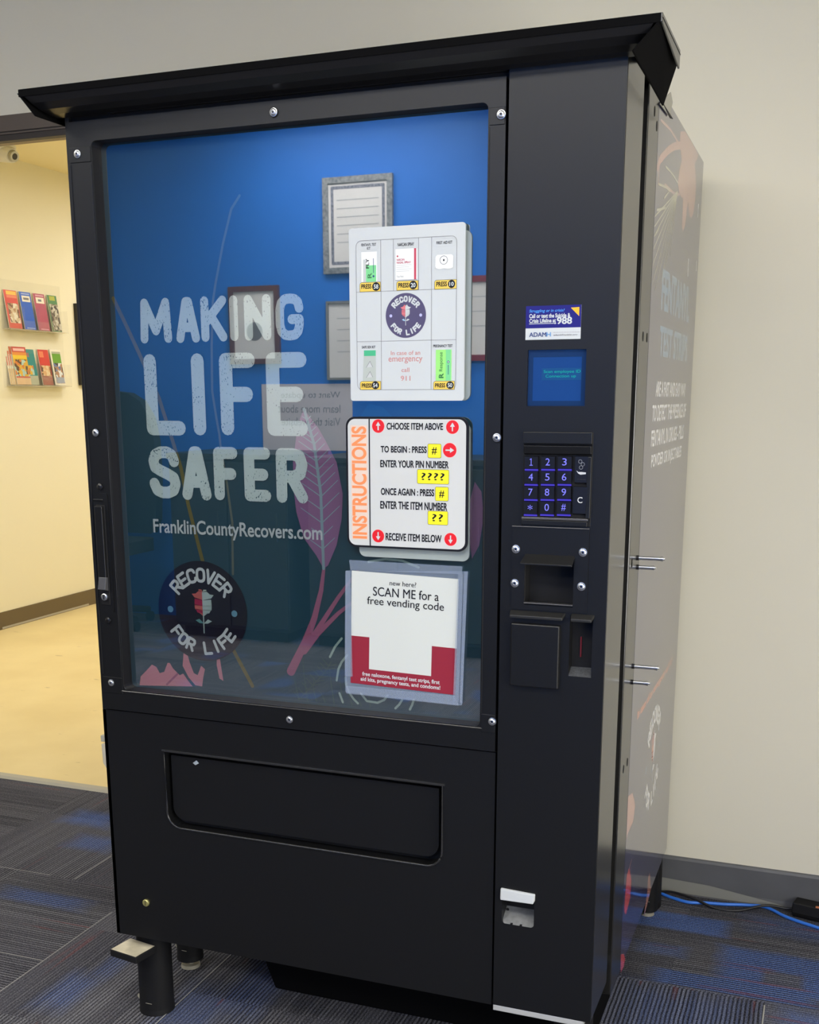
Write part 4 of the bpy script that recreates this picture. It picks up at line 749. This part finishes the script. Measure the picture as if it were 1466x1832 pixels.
# instruction sign
I_ = D['i']; pl = I_['plate']
T2 = sign('instruction_sign', 'white instruction sign with black border and red arrow circles below the item menu', 'sign', pl)
a = MB(); a.plate(rrect(I_['back'], .012), [], .0195, .0215, FROST, back=True); part(a, 'backing_plate', T2)
a = MB(); a.plate(rrect(pl, .016, 8), [], .010, .0145, INK, back=True); a.box((pl[0]+pl[2])/2-.03, (pl[0]+pl[2])/2+.03, .0145, .0195, pl[1]+.04, pl[3]-.04, WHITE)
e = .0036; a.flat(rrect((pl[0]+e, pl[1]+e, pl[2]-e, pl[3]-e), .0135, 8), .0097, mat('sign_off_white', (.55, .565, .57, 1), .4))
a.rect((I_['sep'][0], pl[1]+e, I_['sep'][2], pl[3]-e), .0095, INK)
tb_ = I_['title']; g = .0018; a.text('INSTRUCTIONS', tb_, .0092, ORANGE, rot=True, bold=.03); a.rect((tb_[0]-g, tb_[1]-g, tb_[2]+g, tb_[3]+g), .0095, mat('pale_peach', (.70, .55, .47, 1), .5))
for k, (b, an) in enumerate(zip(I_['circ'], (90, 90, 0, -90, -90))):
    cc = ((b[0]+b[2])/2, (b[1]+b[3])/2); r = (b[2]-b[0])/2
    a.disc(cc, r*1.05, .00955, mat('pale_pink', srgb(240, 196, 196), .5), n=32); a.disc(cc, r, .0094, RED, n=32)
    R_ = lambda u, v, an=math.radians(an): (cc[0]+r*(u*math.cos(an)-v*math.sin(an)), cc[1]+r*(u*math.sin(an)+v*math.cos(an)))
    a.flat([R_(-.62, -.10), R_(.05, -.10), R_(.05, -.38), R_(.66, 0), R_(.05, .38), R_(.05, .10), R_(-.62, .10)], .0092, WHITE)
for b, t_ in zip(I_['txt'], ['CHOOSE ITEM ABOVE', 'TO BEGIN : PRESS', 'ENTER YOUR PIN NUMBER', 'ONCE AGAIN : PRESS', 'ENTER THE ITEM NUMBER', 'RECEIVE ITEM BELOW']): a.text(t_, b, .0094, INK, bold=.032)
for b, tb_, t_ in zip(I_['key'], I_['ktx'], ['#', '????', '#', '??']):
    q = rrect(b, .0022); a.flat(q, .0095, YELLOW); a.stroke(q+q[:1], .0005, .0094, INK); a.text(t_, tb_, .0092, INK, bold=.006)
part(a, 'sign_face', T2)
# flyer in a clear sleeve, taped a little askew
fx, fz, fw, fh, ft = .6326, .8833, .1992, .2052, math.radians(-1.35)
T3 = thing('sleeved_flyer', 'white and maroon flyer reading SCAN ME in a clear plastic sleeve', 'flyer', (fx, .019, fz-.13))
CLEAR = film('clear_sleeve', .62, (.36, .44, .60, 1), .15, .10)
def fxf(p): return (fx+p[0]*math.cos(ft)-p[1]*math.sin(ft), fz+p[0]*math.sin(ft)+p[1]*math.cos(ft))
a = MB(); yy = .0180
def fr2(u0, v0, u1, v1, m, d):    # rectangle in sheet units (0..1089, 0..1135 from the top left)
    a.flat([fxf((u/1089*fw-fw/2, fh/2-v/1135*fh)) for u, v in ((u0, v1), (u1, v1), (u1, v0), (u0, v0))], d, m)
fr2(0, 0, 1089, 1135, PAPER, yy)
fr2(0, 650, 840, 1135, MAROON, yy-.0002); fr2(840, 673, 1089, 1135, MAROON, yy-.0002); fr2(195, 630, 840, 973, PAPER, yy-.0004); fr2(1050, 640, 1089, 673, PAPER, yy-.0004)
def ft_(s, cu, cv, wu, hv, m, bold=0.0):
    b = ((cu-wu/2)/1089*fw-fw/2, fh/2-(cv+hv/2)/1135*fh, (cu+wu/2)/1089*fw-fw/2, fh/2-(cv-hv/2)/1135*fh)
    a.text(s, b, yy-.0005, m, bold=bold, xf=fxf)
ft_('new here?', 532, 90, 270, 48, INK); ft_('SCAN ME for a', 562, 185, 670, 88, INK, .004); ft_('free vending code', 559, 292, 785, 100, INK, .004)
ft_('free naloxone, fentanyl test strips, first', 527, 1032, 805, 52, WHITE, .02); ft_('aid kits, pregnancy tests, and condoms!', 522, 1086, 830, 52, WHITE, .02)
part(a, 'flyer_sheet', T3)
a = MB()
for i, q in enumerate(D['sleeve']): a.flat(q, .0188 if i == 0 else .0172-.0004*i, CLEAR)
part(a, 'plastic_sleeve', T3)

# ------------------------------------------------------------------ hall things
CAMW = mat('camera_white', (.8, .8, .77, 1), .35); LENS = mat('camera_lens', (.03, .03, .03, 1), .1)
t = thing('security_camera', 'white security camera on the hall ceiling', 'security camera', (-2.92, 3.38, HZ))
a = MB(); a.lathe([(0, .085), (.02, .085), (.032, .07), (.032, 0)], (-2.905, 3.39, HZ), (0, 0, -1), CAMW); part(a, 'mount', t)
p0 = Vector((-2.925, 3.395, HZ-.018)); p1 = Vector((-2.785, 3.360, HZ-.066)); ax = (p1-p0).normalized()
a = MB(); a.cyl(p0-ax*.05, p1-ax*.02, .066, .036, CAMW); part(a, 'camera_body', t)
a = MB(); a.cyl(p1-ax*.022, p1, .0300, .0265, mat('camera_ring', (.45, .45, .42, 1), .3, metal=.8)); a.cyl(p1, p1+ax*.002, .016, .012, LENS); part(a, 'lens', t)
# picture frame, mostly hidden by the machine
t = thing('wall_picture', 'black framed picture on the hall wall, cut off by the machine', 'picture frame', (HX, 4.4, 1.37))
a = MB(); a.plate([(4.135,1.365),(4.70,1.365),(4.70,1.845),(4.135,1.845)], [[(4.16,1.39),(4.675,1.39),(4.675,1.82),(4.16,1.82)]], HX+.022, HX, BLACKS, T=lambda u, v, d: (d, u, v)); part(a, 'frame', t)
a = MB(); a.rect((4.16, 1.39, 4.675, 1.82), HX+.008, mat('picture_sheet', (.12, .13, .15, 1), .3), T=lambda u, v, d: (d, u, v)); part(a, 'picture', t)
# brochure rack
ACR = film('clear_acrylic', .98, (.85, .82, .7, 1), .08, .03)
RK = thing('brochure_rack', 'clear acrylic two-tier brochure rack on the yellow hall wall', 'brochure rack', (HX, 3.74, 1.345))
a = MB(); a.box(HX+.002, HX+.006, 3.455, 4.005, 1.345, 1.93, ACR); part(a, 'back_panel', RK)
for zb in (1.668, 1.362):
    a = MB(); x1 = HX+.065
    a.box(HX+.006, x1, 3.475, 3.985, zb-.008, zb-.003, film('acrylic_floor_%d' % int(zb*1000), .6, (.8, .74, .58, 1), .2, .04)); a.box(x1-.003, x1, 3.475, 3.985, zb-.004, zb+.045, ACR)
    for yy_ in (3.475, 3.60, 3.728, 3.855, 3.983): a.box(HX+.006, x1, yy_-.001, yy_+.001, zb-.004, zb+.12, ACR)
    part(a, 'pocket_tier', RK)
def mix2(c1, c2, sc, name):
    m = bpy.data.materials.new(name); m.use_nodes = True; nt = m.node_tree; b = nt.nodes['Principled BSDF']; b.inputs['Roughness'].default_value = .35
    tc = nt.nodes.new('ShaderNodeTexCoord'); n = nt.nodes.new('ShaderNodeTexVoronoi'); n.inputs['Scale'].default_value = sc; nt.links.new(tc.outputs['Object'], n.inputs['Vector'])
    cr = nt.nodes.new('ShaderNodeValToRGB'); cr.color_ramp.interpolation = 'CONSTANT'; el = cr.color_ramp.elements; el[0].color = c1[0]; el[1].color = c1[1]; el[1].position = .35
    for i, c_ in enumerate(c1[2:]): e_ = el.new(.55+.2*i); e_.color = c_
    nt.links.new(n.outputs['Color'], cr.inputs[0]); nt.links.new(cr.outputs[0], b.inputs['Base Color']); return m
PHOTO1 = mix2([srgb(120, 84, 56), srgb(206, 186, 150), srgb(228, 220, 200), srgb(180, 140, 100)], 0, 55, 'photo_family')
PHOTO2 = mix2([srgb(60, 56, 48), srgb(150, 140, 120), srgb(200, 196, 180), srgb(110, 100, 84)], 0, 70, 'photo_collage')
PHOTO3 = mix2([srgb(96, 70, 50), srgb(220, 176, 60), srgb(176, 206, 196), srgb(208, 128, 60)], 0, 55, 'photo_youth')
PHOTO4 = mix2([srgb(96, 66, 48), srgb(214, 170, 120), srgb(222, 200, 160)], 0, 55, 'photo_couple')
PHOTO5 = mix2([srgb(70, 60, 50), srgb(170, 130, 100), srgb(220, 224, 224), srgb(90, 120, 170)], 0, 55, 'photo_outdoor')
def bm_(n, *c): return mat('brochure_'+n, srgb(*c), .35)
BR, BBL, BMR, BGR, BTL, BLM, BYL, BWH = bm_('red', 214, 70, 52), bm_('blue', 30, 92, 200), bm_('rose', 176, 76, 100), bm_('green', 76, 130, 76), bm_('teal', 44, 136, 134), bm_('lime', 104, 160, 48), bm_('yellow', 236, 200, 50), bm_('white', 238, 232, 214)
def brochure(y0, y1, zb, h, label, group, design, lean=.05, xo=0.0, z_up=0.0):
    """leaning leaflet: foot out in the pocket, head back at the wall"""
    cy = (y0+y1)/2
    t = MB(); lean = lean*.55; xb = HX+.036-xo; xt_ = xb-lean; w_ = y1-y0
    def T(u, v, d):     # u across 0..1, v up 0..1
        f = v; return (xb+(xt_-xb)*f+d+.0, y0+u*w_, zb+z_up+h*v)
    t.plate([(0,0),(1,0),(1,1),(0,1)], [], .0, -.004, BWH, T=T, back=True)
    for (u0, v0, u1, v1, m, k) in design:
        if isinstance(m, str): t.text(m, (u0, v0, u1, v1), .0003*k, BWH if k < 9 else INK, T=T, bold=.02)
        else: t.rect((u0, v0, u1, v1), .0003*k, m, T=T)
    o = t.build('brochure'); off = Vector((HX+.03, cy, zb))
    for v in o.data.vertices: v.co -= off
    o.location = off; return tag(o, label, 'brochure', group)
G1 = 'brochures in the wall rack'
LT = mat('brochure_title_yellow', srgb(240, 190, 70), .4)
zu, zl = 1.669, 1.363
brochure(3.500, 3.608, zu, .205, 'red brochure with group photo, upper tier of the wall rack', G1, [(0,0,1,1,BR,1),(.15,.14,.95,.66,PHOTO1,2),(.18,.88,.95,.98,LT,2),(.18,.80,.95,.87,bm_('peach', 232, 130, 90),2)], .05)
brochure(3.630, 3.728, zu, .205, 'bright blue brochure with white title box, upper tier of the wall rack', G1, [(0,0,1,1,BBL,1),(.18,.74,.9,.90,BWH,2),(.18,.93,.9,.97,bm_('pale_blue', 150, 170, 220),2),(.3,.79,.78,.85,GREY,3),(.2,.02,.9,.05,bm_('pale_blue', 150, 170, 220),2)], .05)
brochure(3.752, 3.852, zu, .205, 'rose brochure with white title box, upper tier of the wall rack', G1, [(0,0,1,1,BMR,1),(.18,.74,.9,.90,BWH,2),(.18,.93,.9,.97,bm_('pale_rose', 216, 160, 176),2),(.36,.79,.66,.85,GREY,3),(.2,.02,.9,.05,bm_('pale_rose', 216, 160, 176),2)], .05)
brochure(3.876, 3.962, zu, .205, 'green brochure with photo collage, upper tier of the wall rack', G1, [(0,0,1,1,BGR,1),(.12,.02,1,.76,PHOTO2,2),(.22,.86,.8,.98,bm_('olive', 170, 176, 60),2)], .05)
for k in range(3):
    brochure(3.492+.012*k, 3.592+.012*k, zl, .208, ['pale brochure at the outer left of the lower rack tier', 'pale brochure second from the left of the lower rack tier', 'pale brochure just behind the yellow one of the lower rack tier'][k], G1, [(0,.5,.06,1,BR,1),(0,.8,1,1,bm_('peach', 232, 130, 90),1),(0,.0,1,.42,bm_('pale_peach', 226, 196, 150),1)], .05, .016-.004*k)
brochure(3.640, 3.728, zl, .198, 'teal brochure beside the yellow one, lower tier of the wall rack', G1, [(0,0,1,1,BTL,1),(0,.0,1,.26,bm_('grey_green', 172, 176, 150),2),(.1,.28,.7,.55,PHOTO3,2),(.1,.78,.45,.9,bm_('mauve_grey', 150, 110, 110),2)], .05, .006)
brochure(3.530, 3.650, zl, .208, 'yellow brochure with red header, front of the lower rack tier', G1, [(0,.86,1,1,bm_('brick', 196, 76, 62),1),(.1,.89,.9,.96,bm_('pink_white', 240, 190, 180),2),(0,.78,1,.86,bm_('orange', 222, 140, 60),1),(0,.66,1,.78,BYL,1),(0,.2,1,.68,PHOTO3,1),(.0,.18,1,.22,bm_('brick', 196, 76, 62),2),(0,0,1,.18,bm_('tan', 222, 186, 140),1)], .05)
brochure(3.755, 3.850, zl, .200, 'red brochure with couple photo, lower tier of the wall rack', G1, [(0,0,1,1,bm_('scarlet', 206, 62, 52),1),(.05,.26,.95,.55,PHOTO4,2),(0,0,1,.26,bm_('cream_pink', 226, 206, 180),1),(.1,.78,.5,.95,bm_('peach', 232, 130, 90),2)], .05)
brochure(3.868, 3.968, zl, .205, 'white-edged green brochure, lower tier of the wall rack', G1, [(.12,.05,.92,.93,BLM,1),(.12,.05,.92,.62,PHOTO5,2),(.14,.06,.9,.22,bm_('sky_grey', 150, 160, 180),3),(.12,.88,.92,.94,bm_('grey_green', 172, 176, 150),3)], .05)

# ------------------------------------------------------------------ cords and adapter along the back wall
def smooth(pts, n=8):
    P = [Vector(p) for p in pts]; out = []
    for i in range(len(P)-1):
        p0, p1, p2, p3 = P[max(i-1, 0)], P[i], P[i+1], P[min(i+2, len(P)-1)]
        for k in range(n):
            t = k/n; out.append(.5*((2*p1)+(p2-p0)*t+(2*p0-5*p1+4*p2-p3)*t*t+(3*p1-p0-3*p2+p3)*t**3))
    return out+[P[-1]]
a = MB(); a.tube(smooth([(.90, 1.040, .0045), (.957, 1.040, .0045), (1.003, 1.016, .0045), (1.052, 1.000, .0045), (1.095, 1.012, .0045), (1.14, 1.020, .0045), (1.19, 1.034, .0045), (1.243, 1.040, .0045), (1.295, 1.000, .0045), (1.359, .970, .0045), (1.45, .935, .0045), (1.60, .93, .0045), (1.9, .97, .0045), (2.34, .96, .0045)]), .0042, mat('blue_cord_jacket', srgb(56, 122, 226), .35))
tag(a.build('blue_cord'), 'bright blue network cord on the carpet along the back wall', 'cord')
a = MB(); a.tube(smooth([(.90, 1.026, .0035), (.962, 1.030, .0035), (1.003, 1.028, .0135), (1.063, 1.009, .0135), (1.122, .991, .0035), (1.177, .996, .0035), (1.243, 1.030, .0135), (1.295, 1.034, .012), (1.315, 1.030, .018)]), .0034, mat('black_cord_jacket', (.012, .012, .014, 1), .4))
tag(a.build('black_cord'), 'thin black power cord running into the adapter by the wall', 'cord')
t = thing('power_adapter', 'flat black power adapter on the carpet by the baseboard', 'power adapter', (1.42, 1.0, 0))
a = MB(); a.hexa([(1.305, 1.012, .012), (1.52, 0.967, .012), (1.535, 1.012, .012), (1.315, 1.057, .012)], [(1.307, 1.015, .040), (1.518, 0.972, .040), (1.532, 1.010, .040), (1.317, 1.054, .040)], BLACKM); a.hexa([(1.31, 1.018, .0), (1.51, 0.974, .0), (1.525, 1.008, .0), (1.32, 1.048, .0)], [(1.305, 1.012, .012), (1.52, 0.967, .012), (1.535, 1.012, .012), (1.315, 1.057, .012)], BLACKM)
part(a, 'adapter_case', t, .003)
a = MB(); a.box(1.362, 1.385, 1.000, 1.006, .040, .043, mat('copper_mark', srgb(196, 120, 80), .4)); part(a, 'wire_end', t)

# ------------------------------------------------------------------ the room seen mirrored in the glass
yw = RY0
def framed(name, x0, x1, z0, z1, border, col, label, cat, lines=0, mark=None):
    t = thing(name, label, cat, ((x0+x1)/2, yw, z0)); bw = border
    a = MB(); a.plate(sq((x0, z0, x1, z1)), [sq((x0+bw, z0+bw, x1-bw, z1-bw))], yw+.022, yw, col); part(a, 'frame', t)
    b = MB(); b.rect((x0+bw, z0+bw, x1-bw, z1-bw), yw+.012, mat('certificate_paper', (.70, .71, .74, 1), .6))
    for i in range(lines):
        if i == 0 and lines > 5:
            e = bw+.022; q = sq((x0+e, z0+e, x1-e, z1-e)); b.stroke(q+q[:1], .016, yw+.0125, mat('ornate_border', srgb(120, 122, 140), .6, noise=(90, .6)))
        z = z1-bw-(z1-z0-2*bw)*(.2+.6*i/max(lines, 1)); b.stroke([(x0+bw+.05, z), (x1-bw-.05, z)], .005, yw+.013, mat('pale_script', srgb(176, 178, 186), .6))
    if mark: b.disc(((x0+x1)/2, z0+(z1-z0)*.42), mark, yw+.013, GREY)
    part(b, 'certificate', t)
framed('certificate_frame', -1.31, -.915, 1.93, 2.41, .03, mat('ornate_frame', srgb(128, 132, 138), .5, noise=(60, .5)), 'large certificate with ornate grey border, mirrored at the top of the glass', 'picture frame', 6)
framed('certificate_frame', -1.895, -1.585, 1.47, 1.885, .028, mat('brown_frame', srgb(92, 46, 44), .5), 'brown framed certificate mirrored behind the word MAKING', 'picture frame', 0, .05)
framed('certificate_frame', -1.30, -.93, 1.38, 1.79, .012, mat('pale_frame', srgb(120, 122, 124), .5), 'pale framed certificate mirrored left of the item menu', 'picture frame', 4)
framed('certificate_frame', -.60, -.28, 1.47, 1.89, .03, mat('red_frame', srgb(120, 34, 56), .5), 'red framed certificate mirrored right of the item menu', 'picture frame', 3)
framed('certificate_frame', -3.02, -2.72, 1.44, 1.90, .028, mat('brown_frame', srgb(92, 46, 44), .5), 'brown framed certificate mirrored at the left edge of the glass', 'picture frame', 3)
a = MB(); b = (-1.71, 1.00, -1.16, 1.36); a.box(b[0], b[2], yw, yw+.006, b[1], b[3], mat('notice_paper', (.56, .55, .64, 1), .6))
for i, (t_, wv) in enumerate((('Want to update', .36), ('learn more about', .38), ('Visit the website', .36))): a.text(t_, (-1.31-wv+.08, 1.275-.07*i, -1.31+.08, 1.318-.07*i), yw+.0065, mat('notice_grey_ink', srgb(120, 120, 132), .6), flip=True)
o = a.build('notice_sheet'); tag(o, 'large white notice sheet with grey print, mirrored behind the word LIFE', 'notice')
DARKF = mat('cabinet_charcoal', (.012, .022, .028, 1), .5)
def cupboard(x0, x1, y1, h, label, yw=RY0):
    t = thing('low_cabinet', label, 'cabinet', ((x0+x1)/2, (yw+y1)/2, 0))
    a = MB(); a.box(x0, x1, yw+.005, y1, .06, h-.03, DARKF); a.box(x0+.03, x1-.03, yw+.03, y1-.03, 0, .06, BLACKM); part(a, 'body', t, .004)
    a = MB(); a.box(x0-.012, x1+.012, yw+.003, y1+.015, h-.03, h, DARKF); part(a, 'top', t, .003)
    k = max(2, round((x1-x0)/.45)); w_ = (x1-x0)/k
    for i in range(k):
        a = MB(); a.box(x0+i*w_+.004, x0+(i+1)*w_-.004, y1, y1+.016, .08, h-.045, DARKF); d_ = part(a, 'door', t, .003)
        a = MB(); xx = x0+(i+.85)*w_; a.cyl((xx, y1+.03, h*.55), (xx, y1+.03, h*.7), .005, .005, DARKF, 10); part(a, 'handle', d_)
cupboard(-2.02, -1.32, yw+.5, 1.00, 'dark low cabinet mirrored below the notice sheet')
cupboard(-1.20, -.20, yw+.5, .99, 'dark low cabinet mirrored below the item menu')
cupboard(-3.05, -2.30, -2.85, .83, 'dark cabinet with a tub on it mirrored at the left edge of the glass', -3.22)
t = thing('tub', 'pale tub with white lid on a dark cabinet, mirrored at the left of the glass', 'tub', (-2.40, -3.05, .83))
a = MB(); a.lathe([(0, 0), (0, .052), (.10, .062), (.105, .062)], (-2.40, -3.05, .83), (0, 0, 1), mat('tub_plastic', srgb(120, 120, 126), .4)); part(a, 'tub_body', t)
a = MB(); a.lathe([(.105, .068), (.122, .068), (.126, .060), (.126, 0)], (-2.40, -3.05, .83), (0, 0, 1), WHITE); part(a, 'lid', t)
t = thing('office_chair', 'dark high-backed office chair mirrored at the left edge of the glass', 'chair', (-2.55, -3.62, 0))
FAB = mat('chair_fabric', (.010, .026, .032, 1), .85)
a = MB(); pr = []
for z, hw in ((.52, .20), (.60, .235), (.85, .255), (1.05, .25), (1.18, .225), (1.27, .17), (1.315, .09), (1.325, .0)): pr.append((z, hw))
out = [(-2.55+w_, z) for z, w_ in pr]+[(-2.55-w_, z) for z, w_ in reversed(pr[:-1])]
a.plate(out, [], -3.80, -3.73, FAB, back=True); part(a, 'backrest', t, .02)
a = MB(); a.plate(rrect((-2.79, -3.74, -2.31, -3.30), .07), [], .50, .43, FAB, T=lambda u, v, d: (u, v, d), back=True); part(a, 'seat', t, .02)
a = MB(); a.cyl((-2.55, -3.52, .10), (-2.55, -3.52, .43), .03, .025, BLACKM); part(a, 'column', t)
for i in range(5):
    an = i*2*PI/5+.3; e_ = (-2.55+.27*math.cos(an), -3.52+.27*math.sin(an))
    a = MB(); a.tube([(-2.55, -3.52, .11), (e_[0], e_[1], .07)], .02, BLACKM); l_ = part(a, 'leg', t)
    a = MB(); a.cyl((e_[0]-.012, e_[1], .03), (e_[0]+.012, e_[1], .03), .03, .03, BLACKM, 16); part(a, 'caster', l_)
